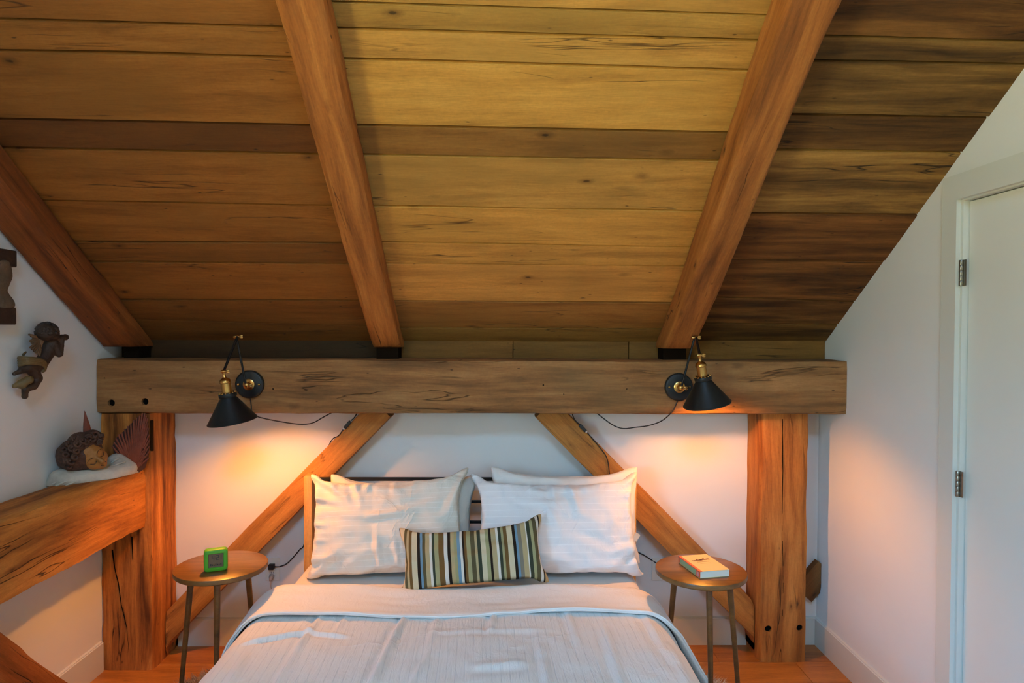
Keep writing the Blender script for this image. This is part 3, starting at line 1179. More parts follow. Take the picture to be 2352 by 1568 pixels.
HBY = 3.165
HL, HR = on(693, 1150, 1, HBY).x, on(1467, 1150, 1, HBY).x
HZ = on(706, 1092, 1, HBY).z
for a in (HL, HR - .066):
    bm = box_bm(bmesh.new(), 0, HZ, -.033, .033, -.02, .02, .004, 2)
    me = bm_mesh(bm, 'headboard_post', 40)
    o = link('headboard_post', me, M['oak'], bed)
    o.matrix_local = Matrix.Translation((a + .033 - BXC, HBY + .02 - 2.1, 0)) @ Matrix.Rotation(-math.pi / 2, 4, 'Y')
for py, th in ((1102, .016), (1154, .012), (1201, .012), (1248, .012), (1296, .012)):
    z = on(1080, py, 1, HBY).z
    bpart('headboard_rail', HL + .06, HR - .06, HBY + .012, HBY + .030, z - th / 2, z + th / 2, M['black_metal'], bevel=.003)
for sx in (-.765, .735):
    bpart('side_rail', BXC + sx, BXC + sx + .03, 1.08, HBY, .17, .27, M['oak'], bevel=.004)
bpart('foot_rail', BXC - .765, BXC + .765, 1.06, 1.09, .17, .27, M['oak'], bevel=.004)
for sx in (-.75, .69):
    bpart('leg', BXC + sx, BXC + sx + .06, 1.07, 1.13, 0, .17, M['oak'], bevel=.004)
bpart('mattress', BXC - .755, BXC + .755, 1.10, 3.155, .22, MTZ, M['sheet'], bevel=.05, segs=4, smooth=50)

# ---- duvet: cloth dropped over the mattress
nx, ny = 104, 92
DW, DL = 2.28, 1.86
rh, rv = DW / (nx - 1), DL / (ny - 1)
gx, gy = np.meshgrid(np.linspace(-DW / 2, DW / 2, nx), np.linspace(0, DL, ny))
rs = np.random.RandomState(4)
X = np.zeros((ny, nx, 3))
YH = 2.86                                       # head-side edge of the duvet
X[..., 0] = gx * .975 + BXC - .010
X[..., 1] = YH - gy * .985
X[..., 2] = MTZ + .055
for a, b, k1, k2, ph in ((.012, .5, 3.1, 5.0, .3), (.010, 1.0, 7.3, 2.1, 1.7), (.008, 1.0, 4.2, 9.4, 4.0), (.006, 1, 13, 5.0, 2.2)):
    X[..., 2] += a * np.sin(k1 * gx + k2 * gy + ph) * np.cos(k2 * gx * .6 - k1 * gy + ph * 2)
X += rs.normal(0, .003, X.shape)
rad = .115
DXC = BXC - .010
bx0, by0, by1, bz0, bz1 = .812, 1.02, 3.2, .05, MTZ + .016


def coll_bed(P):
    bx = bx0 + .34 * np.clip(bz1 - .05 - P[..., 2], 0, .26)
    cx = np.clip(P[..., 0] - DXC, -(bx - rad), bx - rad)
    cy = np.clip(P[..., 1], by0 + rad, by1)
    cz = np.clip(P[..., 2], bz0, bz1 - rad)
    d = np.stack([P[..., 0] - DXC - cx, P[..., 1] - cy, P[..., 2] - cz], -1)
    l = np.sqrt((d * d).sum(-1, keepdims=True)) + 1e-9
    pen = l < rad
    q = np.stack([cx + DXC, cy, cz], -1) + d / l * rad
    P[...] = np.where(pen, q, P)
    P[..., 2] = np.maximum(P[..., 2], .02)


V = np.zeros_like(X)
dt = .016
for st in range(150):
    acc = np.zeros_like(X)
    acc[..., 2] = -9.8
    nrm = grid_normals(X)
    ln = np.sqrt((nrm * nrm).sum(-1, keepdims=True)) + 1e-12
    up = np.where(nrm[..., 2:3] < 0, -1, 1)
    loft = np.clip((np.sin(gx * 5.1 + 1) * np.cos(gy * 4.4) + np.sin(gx * 2.3 - gy * 3.1)) * .5 + .2, 0, 1)[..., None]
    acc += nrm / ln * up * loft * 7.5
    V = (V + acc * dt) * (.965 if st < 110 else .88)
    P = X + V * dt
    for _ in range(6):
        pbd_pass(P, rh * 1.012, rv * 1.008, .10)
        coll_bed(P)
    V = (P - X) / dt
    top = P[..., 2] < bz1 + .02
    V[top & (np.abs(P[..., 0] - BXC) < bx0 - .05)] *= .55    # friction on the mattress
    X = P
DUV = X.copy()                                  # coarse shape, carries the folded band
CNX, CRH, CRV = nx, rh, rv


def refine(A, k):
    for ax in (0, 1):
        n = A.shape[ax]
        xi = np.linspace(0, n - 1, (n - 1) * k + 1)
        i0 = np.clip(xi.astype(int), 0, n - 2)
        f = (xi - i0).reshape((-1, 1) if ax == 0 else (1, -1))
        if A.ndim == 3:
            f = f[..., None]
        A = np.take(A, i0, ax) * (1 - f) + np.take(A, i0 + 1, ax) * f
    for _ in range(4):
        B = A.copy()
        B[1:-1, 1:-1] = (A[1:-1, 1:-1] * 4 + A[:-2, 1:-1] + A[2:, 1:-1] + A[1:-1, :-2] + A[1:-1, 2:]) / 8
        A = B
    return A


X, gx, gy = refine(X, 3), refine(gx, 3), refine(gy, 3)
ny, nx = X.shape[:2]
rh, rv = DW / (nx - 1), DL / (ny - 1)
# creases and soft puckers of the filled cover, raised along the normal
nd = grid_normals(X)
nd /= np.sqrt((nd * nd).sum(-1, keepdims=True)) + 1e-12
if nd[ny // 2, nx // 2, 2] < 0:
    nd = -nd
hgt = np.zeros(X.shape[:2])
CREASE = [((938, 1392), (905, 1450), .011, .016), ((905, 1450), (850, 1568), .013, .018), ((1138, 1385), (1126, 1440), .009, .014), ((742, 1400), (690, 1470), .009, .016), ((690, 1470), (630, 1566), .008, .016), ((575, 1465), (700, 1442), .010, .013), ((700, 1442), (790, 1450), .006, .014),
          ((1020, 1440), (1240, 1436), .003, .022), ((1090, 1520), (1200, 1512), .0045, .030), ((1300, 1395), (1330, 1470), .006, .018), ((1390, 1440), (1430, 1568), .007, .020), ((1540, 1470), (1590, 1568), .006, .022), ((1240, 1470), (1260, 1568), .005, .016), ((1010, 1390), (985, 1470), .005, .016), ((800, 1400), (770, 1440), .006, .013), ((1480, 1400), (1540, 1500), .006, .02), ((560, 1500), (520, 1568), .007, .018), ((980, 1500), (940, 1568), .006, .014)]
for pa, pb_, amp, wd in CREASE:
    A, B = on(*pa, 2, MTZ + .03), on(*pb_, 2, MTZ + .03)
    ax_, ay_ = B.x - A.x, B.y - A.y
    L2 = ax_ * ax_ + ay_ * ay_
    tt = ((X[..., 0] - A.x) * ax_ + (X[..., 1] - A.y) * ay_) / L2
    dd = ((X[..., 0] - A.x) * ay_ - (X[..., 1] - A.y) * ax_) / math.sqrt(L2)
    win_ = 1 / (1 + np.exp(-(tt + .05) * 14)) / (1 + np.exp((tt - 1.05) * 14))
    wd *= .75
    hgt += win_ * amp * 1.25 * (np.exp(-(dd / wd) ** 2) - .6 * np.exp(-((dd - wd * 1.7) / wd) ** 2))
for i in range(ny):
    for j in range(nx):
        p_ = Vector((gx[i, j] * 5.0, gy[i, j] * 3.2, 3.3))
        hgt[i, j] += .0055 * noise.noise(p_) + .0030 * noise.noise(p_ * 2.7) + .0016 * noise.noise(p_ * 6)
        # long soft gathers near the folded edge
        hgt[i, j] += .004 * math.exp(-gy[i, j] / .5) * noise.noise(Vector((gx[i, j] * 16, gy[i, j] * 2, 8)))
X = X + nd * hgt[..., None]


def sheet_mesh(X, rh, rv, name, thick, close=True):
    """cloth panel with thickness: outer face X, inner face offset along the normals"""
    n = grid_normals(X)
    n /= np.sqrt((n * n).sum(-1, keepdims=True)) + 1e-12
    if n[n.shape[0] // 2, n.shape[1] // 2, 2] < 0:
        n = -n
    ny, nx, _ = X.shape
    A = X.reshape(-1, 3)
    B = (X - n * thick).reshape(-1, 3)
    verts = np.concatenate([A, B])
    off = ny * nx
    faces, uvs = [], []

    def uvp(v):
        v %= off
        return ((v % nx) * rh, (v // nx) * rv)
    for i in range(ny - 1):
        for j in range(nx - 1):
            a, b, c, d = i * nx + j, i * nx + j + 1, (i + 1) * nx + j + 1, (i + 1) * nx + j
            faces.append((a, b, c, d))
            faces.append((d + off, c + off, b + off, a + off))
    rim = [(0, j) for j in range(nx - 1)] + [(i, nx - 1) for i in range(ny - 1)] + [(ny - 1, j) for j in range(nx - 1, 0, -1)] + [(i, 0) for i in range(ny - 1, 0, -1)]
    R = [i * nx + j for i, j in rim]
    for k in range(len(R)):
        a, b = R[k], R[(k + 1) % len(R)]
        faces.append((b, a, a + off, b + off))
    for f in faces:
        uvs += [uvp(v) for v in f]
    me = bpy.data.meshes.new(name)
    me.from_pydata([tuple(v) for v in verts], [], faces)
    uv = me.uv_layers.new(name='UVMap')
    uv.data.foreach_set('uv', [c for p in uvs for c in p])
    bm = bmesh.new()
    bm.from_mesh(me)
    bmesh.ops.recalc_face_normals(bm, faces=bm.faces[:])
    bm.to_mesh(me)
    bm.free()
    me.shade_smooth()
    return me


def subsurf(o, lv=1):
    m = o.modifiers.new('subdivision', 'SUBSURF')
    m.levels = lv
    m.render_levels = lv
    return o


duvet = thing('duvet', 'white duvet with fine woven stripes and folded-back top edge', 'duvet', (0, 0, 0))
link('cover', sheet_mesh(X, rh, rv, 'cover', .010), M['duvet'], duvet)
nx, rh, rv = CNX, CRH, CRV
# turned-back band: lies over the duvet, hem towards the foot of the bed
nb = 17
band = DUV[:nb].copy()
n_ = grid_normals(DUV)[:nb]
n_ /= np.sqrt((n_ * n_).sum(-1, keepdims=True)) + 1e-12
if n_[4, nx // 2, 2] < 0:
    n_ = -n_
hx = (np.arange(nx) / (nx - 1))
lift = .034 + .011 * np.sin(hx * 9 + .6) + .007 * np.sin(hx * 23)
t_ = np.linspace(0, 1, nb)[:, None]
hem = .018 * np.sin(hx * 6.5 + .5) + .010 * np.sin(hx * 17)
band = band + n_ * (lift[None, :] * (.75 + .35 * np.sin(t_ * 2.6 + hx[None, :] * 4)))[..., None]
band[..., 1] -= (hem[None, :] * t_)
for i in range(nb):
    for j in range(nx):
        q_ = Vector((hx[j] * 9, i * .16, 2.0))
        band[i, j] += n_[i, j] * (.012 * noise.noise(q_) + .005 * noise.noise(q_ * 3.1))
band[-1] += n_[-1] * .006
band[-2] += n_[-2] * .004
# soft crest at the head side
for k in range(5):
    band[k, :, 2] -= .030 * ((4 - k) / 4.0) ** 2
    band[k, :, 1] -= .004 * (4 - k)
subsurf(link('folded_band', sheet_mesh(band, rh, rv, 'folded_band', .016), M['duvet_back'], duvet))
hemline = band[-1] - n_[-1] * .004
subsurf(link('hem', bm_mesh(tube_bm(bmesh.new(), [Vector(p) for p in hemline], .0040, 8), 'hem', 180), M['duvet_back'], duvet), 0)

# ---- pillows
HBF = HBY + .010                                # front of the headboard rails


def coll_pillow(floor_z, back_y):
    def f(P):
        P[..., 2] = np.maximum(P[..., 2], floor_z)
        P[..., 1] = np.minimum(P[..., 1], back_y)
    return f


def pillow(name, W_, H_, fill, seed, loc, lean, yaw, roll, mat, label, cat, floor_z, back_y, nx=54, group=None, steps=120, slump=.02, kb=.01, crease=(), gather=1.0):
    X, a, b = sim_pillow(W_, H_, fill, seed, nx=nx, steps=steps, kb=kb)
    X = X - X.reshape(-1, 3).mean(0)
    # the filling sags: lower part thicker, top bends back a little
    v = X[..., 1] / (H_ / 2)
    u_ = X[..., 0] / (W_ / 2)
    X[..., 1] -= .040 * (H_ / .5) * (1 - u_ * u_) * np.clip(-v, 0, 1)       # straight lower edge
    # gathers running in from the seams
    for s_ in (0, 1):
        sg = 1 if s_ == 0 else -1
        for i in range(1, X.shape[1] - 1):
            for j in range(1, X.shape[2] - 1):
                uu, vv_ = u_[s_, i, j], v[s_, i, j]
                et = math.exp(-(1 - min(abs(vv_), 1)) / .30) * (1.0 if vv_ > 0 else .5)
                es = math.exp(-(1 - min(abs(uu), 1)) / .22)
                r1 = 1 - abs(noise.noise(Vector((uu * 10 + seed, vv_ * 1.2, s_)))) * 3.2
                r2 = 1 - abs(noise.noise(Vector((uu * 1.0, vv_ * 7 + seed, s_ + 5)))) * 3.2
                dg_ = 1 - abs(noise.noise(Vector(((uu * .8 + vv_ * .6) * 3.2 + seed, (vv_ * .8 - uu * .6) * 1.3, s_ + 7)))) * 3.0
                sm = noise.noise(Vector((uu * 3.5 + seed, vv_ * 2.6, s_ + 9))) * .0045 + noise.noise(Vector((uu * 9 + seed, vv_ * 7, s_ + 3))) * .0018
                X[s_, i, j, 2] += sg * gather * (.0120 * et * r1 + .0110 * es * r2 + .0045 * dg_ + 1.2 * sm)
    # hand-placed folds of the case (front face): start, end, height, width in pillow units
    for (x0_, y0_, x1_, y1_, amp, wd) in crease:
        ax_, ay_ = (x1_ - x0_) * W_ / 2, (y1_ - y0_) * H_ / 2
        L2 = ax_ * ax_ + ay_ * ay_
        rx, ry = X[0, ..., 0] - x0_ * W_ / 2, X[0, ..., 1] - y0_ * H_ / 2
        tt = (rx * ax_ + ry * ay_) / L2
        dd = (rx * ay_ - ry * ax_) / math.sqrt(L2)
        w_ = 1 / (1 + np.exp(-(tt + .02) * 16)) / (1 + np.exp((tt - 1.0) * 9))
        w_[0] = w_[-1] = 0
        w_[:, 0] = w_[:, -1] = 0
        X[0, ..., 2] += w_ * amp * 1.35 * (np.exp(-(dd / wd) ** 2) - .6 * np.exp(-((dd - wd * 1.6) / wd) ** 2))
    X[..., 2] *= 1.0 - .22 * v
    X[..., 2] -= slump * np.clip(v, -1, 1) ** 2
    pm = np_place(loc, lean, yaw, roll)
    X = X @ pm[:3, :3].T + pm[:3, 3]
    lo = X[..., 2] < floor_z
    X[..., 2] = np.where(lo, floor_z - (floor_z - X[..., 2]) * .04, X[..., 2])
    bk = X[..., 1] > back_y
    X[..., 1] = np.where(bk, back_y + (X[..., 1] - back_y) * .04, X[..., 1])
    c = X.reshape(-1, 3).mean(0)
    z0 = X[..., 2].min()
    X = X - np.array([c[0], c[1], z0])
    o = link(name, pillow_mesh(X, a, b, name), mat)
    o.location = (c[0], c[1], z0)
    subsurf(o)
    return tag(o, label, cat, group)


ZT = MTZ + .012
GP = 'bed pillows'
CR1 = [(-.95, .95, -.45, .45, .016, .016), (-.45, .95, -.30, .40, .014, .015), (-.98, .55, -.50, .35, .010, .014), (-.15, .98, -.25, .55, .012, .014), (.05, .98, .10, .5, .010, .016), (.35, .98, .30, .6, .008, .014), (.95, .9, .72, .2, .012, .018), (-.98, .1, -.7, .0, .008, .012), (-.98, -.25, -.65, -.25, .008, .012), (-.98, -.6, -.55, -.5, .010, .014), (-.1, -.2, -.05, -.8, .010, .014), (.1, -.3, .16, -.8, .007, .012), (-.2, .1, .2, .2, .006, .015), (.98, -.2, .8, -.5, .007, .012), (-.9, -.95, -.6, -.5, .012, .016), (-.75, .98, -.62, .62, .010, .012)]
CR2 = [(-.05, .98, -.02, .35, .014, .015), (.10, .98, .22, .30, .013, .016), (-.30, .98, -.28, .6, .010, .014), (.28, .98, .34, .55, .010, .013), (-.55, .9, -.5, .55, .007, .014), (.95, .9, .72, .6, .012, .014), (.98, .62, .75, .5, .010, .013), (.98, .25, .8, .2, .007, .012), (.98, -.3, .62, -.45, .010, .016), (.98, -.6, .6, -.72, .010, .016), (.55, -.7, .95, -.35, .009, .016), (-.1, .35, .0, .0, .008, .02), (.60, .98, .5, .7, .008, .013), (-.95, .2, -.75, .1, .006, .012)]
pillow('pillow', .72, .46, .075, 7, (on(925, 1200, 1, 3.1).x, 3.09, ZT + .180), 10, 0, 0, M['case_plain'], 'plain beige pillow mostly hidden behind the cream pillow', 'pillow', ZT, HBF, group=GP, nx=48)
pillow('pillow', .72, .48, .075, 9, (on(1298, 1200, 1, 3.1).x, 3.09, ZT + .205), 10, 0, 0, M['sheet'], 'white pillow peeking out above and behind the white striped pillow', 'pillow', ZT, HBF, group=GP, nx=48)
pl1 = pillow('pillow', .765, .51, .095, 3, (on(893, 1200, 1, 2.99).x, 2.985, ZT + .205), 20, 0, 2.5, M['case_cream'], 'large cream pillow with woven lines on the left of the bed', 'pillow', ZT + .004, 3.15, group=GP, nx=76, crease=CR1)
pl2 = pillow('pillow', .81, .51, .100, 15, (on(1276, 1200, 1, 2.99).x, 2.985, ZT + .198), 20, 0, 0.5, M['case_white'], 'large white pillow with thin stripes on the right of the bed', 'pillow', ZT + .004, 3.15, group=GP, nx=76, crease=CR2)

# care tag on the right pillow
tgp = on(1461, 1233, 1, 3.03)
o = box('care_tag', -.012, .012, -.001, .001, -.018, .018, M['white_plastic'], pl2)
o.matrix_local = Matrix.Translation(tgp - pl2.location) @ Matrix.Rotation(.5, 4, 'Y')

# striped cushion
PAL = {'k': lin(46, 36, 28), 'c': lin(206, 190, 156), 'o': lin(92, 82, 56), 'b': lin(178, 158, 116), 'n': lin(112, 84, 48), 'B': lin(112, 142, 160), 'w': lin(214, 208, 194), 'g': lin(62, 66, 52), 's': lin(158, 152, 110), 'y': lin(128, 120, 104)}
SEQ = 'k3 c11 o5 b5 n6 c10 k5 B5 o5 b8 w4 g5 s8 n10 w6 k6 b6 s6 B6 w4 k3 n5 s8 o8 b4 g7 c9 s6 k5 b9 w4 g6 s4 n7 c10 k5 B5 y6 b9 w3 g6 s6 o8 w5 k4 b9'.split()
tot = sum(int(s[1:]) for s in SEQ)
stops = []
acc_ = 0
for s in SEQ:
    stops.append((acc_ / tot, PAL[s[0]]))
    acc_ += int(s[1:])
CWD, CHT = .635, .295
t = NT('striped_cushion_fabric')
uvn = t.n('ShaderNodeTexCoord').outputs['UV']
sp = t.n('ShaderNodeSeparateXYZ')
t.l(uvn, sp.inputs[0])
u = t.math('DIVIDE', sp.outputs[0], CWD)
half = len(stops) // 2
s2 = stops[half][0]
r1 = t.ramp(u, stops[:half], 'CONSTANT')
r2 = t.ramp(u, stops[half:], 'CONSTANT')
cc = t.mix('MIX', t.math('GREATER_THAN', u, s2), r1, r2)
wv_ = t.noise(uvn, 700, 2)
cc = t.mix('MULTIPLY', .35, cc, t.ramp(wv_, [(.3, g(.6)), (.7, g(1.1))]))
t.l(cc, t.b.inputs['Base Color'])
t.b.inputs['Roughness'].default_value = .95
t.b.inputs['Specular IOR Level'].default_value = .1
t.l(t.bump(wv_, .4, .002), t.b.inputs['Normal'])
cp = on(1086, 1272, 1, 2.77)
pillow('cushion', CWD, CHT, .058, 5, (cp.x, 2.780, MTZ + .148), 24, 0, 5.5, t.m, 'small oblong cushion with green, brown and blue stripes', 'cushion', MTZ + .030, 3.0, nx=64, slump=.01, gather=.35)

# ------------------------------------------------------------------ bedside tables
TZ = .649


def side_table(cx, cy, label, rot, tint):
    o = thing('side_table', label, 'table', (cx, cy, 0), 0, 'round three-legged bedside tables')
    R_ = .175
    top = lathe('table_top', [(0, TZ), (R_ - .004, TZ), (R_ - .001, TZ - .0015), (R_, TZ - .005), (R_, TZ - .017), (R_ - .003, TZ - .021), (R_ - .007, TZ - .0225), (0, TZ - .0225)], M['walnut'], o, 64, smooth=35)
    top.color = tint + (1,)
    for a in rot:
        a = math.radians(a)
        d = Vector((math.cos(a), math.sin(a), 0))
        lg = tube('leg', [d * .108 + Vector((0, 0, TZ - .021)), d * .135 + Vector((0, 0, TZ * .5)), d * .163 + Vector((0, 0, .001))], .0125, M['walnut'], o, 14, .0072)
        lg.color = (.80, .66, .54, 1)
    return o


side_table(-1.119, 2.658, 'round wooden bedside table left of the bed holding the clock', (198, 285, 50), (1, .95, .9))
side_table(.781, 2.605, 'round wooden bedside table right of the bed holding the book', (138, 270, 352), (1.0, .92, .86))

# alarm clock
ck = on(496, 1313, 2, TZ)
clock = thing('alarm_clock', 'small square green digital alarm clock on the left table', 'clock', (ck.x, ck.y, TZ), math.radians(23))
M['green'] = plain('green_rubber', lin(78, 156, 36), .5, spec=.4)
S_ = .086
D_ = .038
bm = bmesh.new()
# rounded square ring (front at -y) with a recessed screen
def rrect(s, r, n=6):
    out = []
    for cx_, cz_, a0 in ((s / 2 - r, s / 2 - r, 0), (-s / 2 + r, s / 2 - r, 90), (-s / 2 + r, -s / 2 + r, 180), (s / 2 - r, -s / 2 + r, 270)):
        for k in range(n + 1):
            a = math.radians(a0 + 90 * k / n)
            out.append((cx_ + r * math.cos(a), cz_ + r * math.sin(a)))
    return out


sects = [(rrect(S_ - .016, .008), D_), (rrect(S_ - .004, .013), D_ - .002), (rrect(S_, .014), D_ - .008), (rrect(S_, .014), .008), (rrect(S_ - .004, .013), .002), (rrect(S_ - .010, .011), 0), (rrect(S_ - .030, .0035), 0), (rrect(S_ - .033, .003), .002), (rrect(S_ - .033, .003), .007)]
prev = None
first = None
for pts, d in sects:
    ring = [bm.verts.new((x_, d, z_ + S_ / 2)) for x_, z_ in pts]
    if prev:
        for k in range(len(ring)):
            bm.faces.new((prev[k], prev[(k + 1) % len(ring)], ring[(k + 1) % len(ring)], ring[k]))
    else:
        bm.faces.new(ring)
    prev = ring
bm.faces.new(prev)
link('case', bm_mesh(bm, 'case', 40), M['green'], clock)
M['lcd'] = plain('lcd_panel', lin(104, 86, 66), .25, spec=.5)
M['lcd_ink'] = plain('lcd_ink', lin(30, 24, 20), .4)
SW = S_ - .033
box('screen', -SW / 2, SW / 2, .0055, .0068, S_ / 2 - SW / 2, S_ / 2 + SW / 2, M['lcd'], clock)
SEG = {'4': 'bcfg', '2': 'abged', '1': 'bc'}


def digit(bm, ch, x0, z0, w, h, t):
    seg = SEG[ch]
    r = {'a': (x0, x0 + w, z0 + h - t, z0 + h), 'd': (x0, x0 + w, z0, z0 + t), 'g': (x0, x0 + w, z0 + h / 2 - t / 2, z0 + h / 2 + t / 2),
         'b': (x0 + w - t, x0 + w, z0 + h / 2, z0 + h), 'c': (x0 + w - t, x0 + w, z0, z0 + h / 2), 'f': (x0, x0 + t, z0 + h / 2, z0 + h), 'e': (x0, x0 + t, z0, z0 + h / 2)}
    for s in seg:
        a, b, c, d = r[s]
        box_bm(bm, a, b, .0050, .0054, c, d)


bm = bmesh.new()
zb = S_ / 2 + .0015
digit(bm, '4', -.0145, zb, .009, .019, .0023)
digit(bm, '2', .0005, zb, .010, .019, .0023)
digit(bm, '1', .0105, zb, .009, .019, .0023)
box_bm(bm, -.0035, -.0018, .0050, .0054, zb + .005, zb + .0067)
box_bm(bm, -.0035, -.0018, .0050, .0054, zb + .012, zb + .0137)
for k in range(7):
    box_bm(bm, -.020 + k * .006, -.0165 + k * .006, .0050, .0054, zb - .0215, zb - .0135 - (k % 3) * .002)
link('digits', bm_mesh(bm, 'digits'), M['lcd_ink'], clock)

# paperback book
BT = .026
zb_ = TZ + BT
c00, c10, c11, c01 = on(1605, 1313, 2, zb_), on(1673, 1307, 2, zb_), on(1625, 1272, 2, zb_), on(1561, 1276, 2, zb_)
ex = ((c10 - c00) + (c11 - c01)) / 2
ey = ((c01 - c00) + (c11 - c10)) / 2
bw, bl = ex.length, ey.length
bc = (c00 + c10 + c11 + c01) / 4
ang = math.atan2(ex.y, ex.x)
book = thing('paperback_book', 'cream paperback book with orange spine lying on the right table', 'book', (bc.x, bc.y, TZ), ang)
M['cover'] = plain('book_cover_cream', lin(232, 206, 140), .45)
M['paper'] = plain('book_pages', lin(222, 216, 202), .9)
M['spine'] = plain('book_spine_orange', lin(222, 98, 58), .45)
M['spine_green'] = plain('book_spine_green', lin(150, 172, 128), .45)
M['ink'] = plain('cover_picture_brown', lin(112, 62, 34), .5)
M['ink2'] = plain('cover_print_olive', lin(176, 150, 88), .5)
M['pink'] = plain('spine_print_pink', lin(218, 150, 150), .5)
pg = box('pages', -bw / 2 + .002, bw / 2 - .001, -bl / 2 + .001, bl / 2 - .001, .0012, BT - .0012, M['paper'], book)
box('cover', -bw / 2 + .010, bw / 2, -bl / 2, bl / 2, BT - .0012, BT, M['cover'], book)
box('back_cover', -bw / 2, bw / 2, -bl / 2, bl / 2, 0, .0012, M['cover'], book)
sp_ = box('spine', -bw / 2, -bw / 2 + .002, -bl / 2, bl / 2, .0012, BT - .0012, M['spine'], book)
box('spine_edge', -bw / 2, -bw / 2 + .010, -bl / 2, bl / 2, BT - .0012, BT, M['spine'], book)
box('spine_panel', -bw / 2 - .0004, -bw / 2, -bl / 2 + .03, bl / 2 - .012, .003, BT - .004, M['spine_green'], book)
box('spine_print', -bw / 2 - .0006, -bw / 2, -bl / 2 + .008, -bl / 2 + .024, .005, BT - .006, M['pink'], book)


def flat(name, polys, z, mat, parent):
    bm = bmesh.new()
    for P in polys:
        bm.faces.new([bm.verts.new((x, y, z)) for x, y in P])
    return link(name, bm_mesh(bm, name), mat, parent)


def sc_(P, x, y, s):
    return [(x + a * s, y + b * s) for a, b in P]


horse = [(-.5, .02), (-.34, .10), (-.15, .08), (.1, .10), (.26, .18), (.40, .20), (.50, .12), (.44, .09), (.30, .09), (.24, .0), (.40, -.10), (.36, -.13), (.18, -.05), (-.14, -.06), (-.34, -.14), (-.40, -.12), (-.26, -.01), (-.4, .03)]
rider = [(-.06, .09), (.0, .20), (-.04, .27), (.05, .32), (.11, .27), (.09, .20), (.12, .09)]
flat('cover_picture', [sc_(horse, -.012, bl * .14, bw * .45), sc_(horse, .018, bl * .16, bw * .45), sc_(rider, -.012, bl * .14, bw * .45), sc_(rider, .018, bl * .16, bw * .45)], BT + .0002, M['ink'], book)
flat('cover_print', [[(-.022, bl * .03), (.03, bl * .03), (.03, bl * .06), (-.022, bl * .06)], [(-.018, -bl * .06), (.028, -bl * .06), (.028, -bl * .045), (-.018, -bl * .045)]], BT + .0002, M['ink2'], book)

# ------------------------------------------------------------------ sconces
t = NT('glowing_bulb')
em = t.n('ShaderNodeEmission')
em.inputs['Color'].default_value = BULB_COL + (1,)
em.inputs['Strength'].default_value = BULB
t.l(em.outputs[0], t.t.nodes['Material Output'].inputs['Surface'])
M['bulb'] = t.m
M['bulb_dim'] = t.m.copy()
M['bulb_dim'].name = 'glowing_bulb_weaker'
M['bulb_dim'].node_tree.nodes['Emission'].inputs['Strength'].default_value = BULB * .70
M['shade_in'] = plain('shade_inside', lin(214, 206, 190), .6)


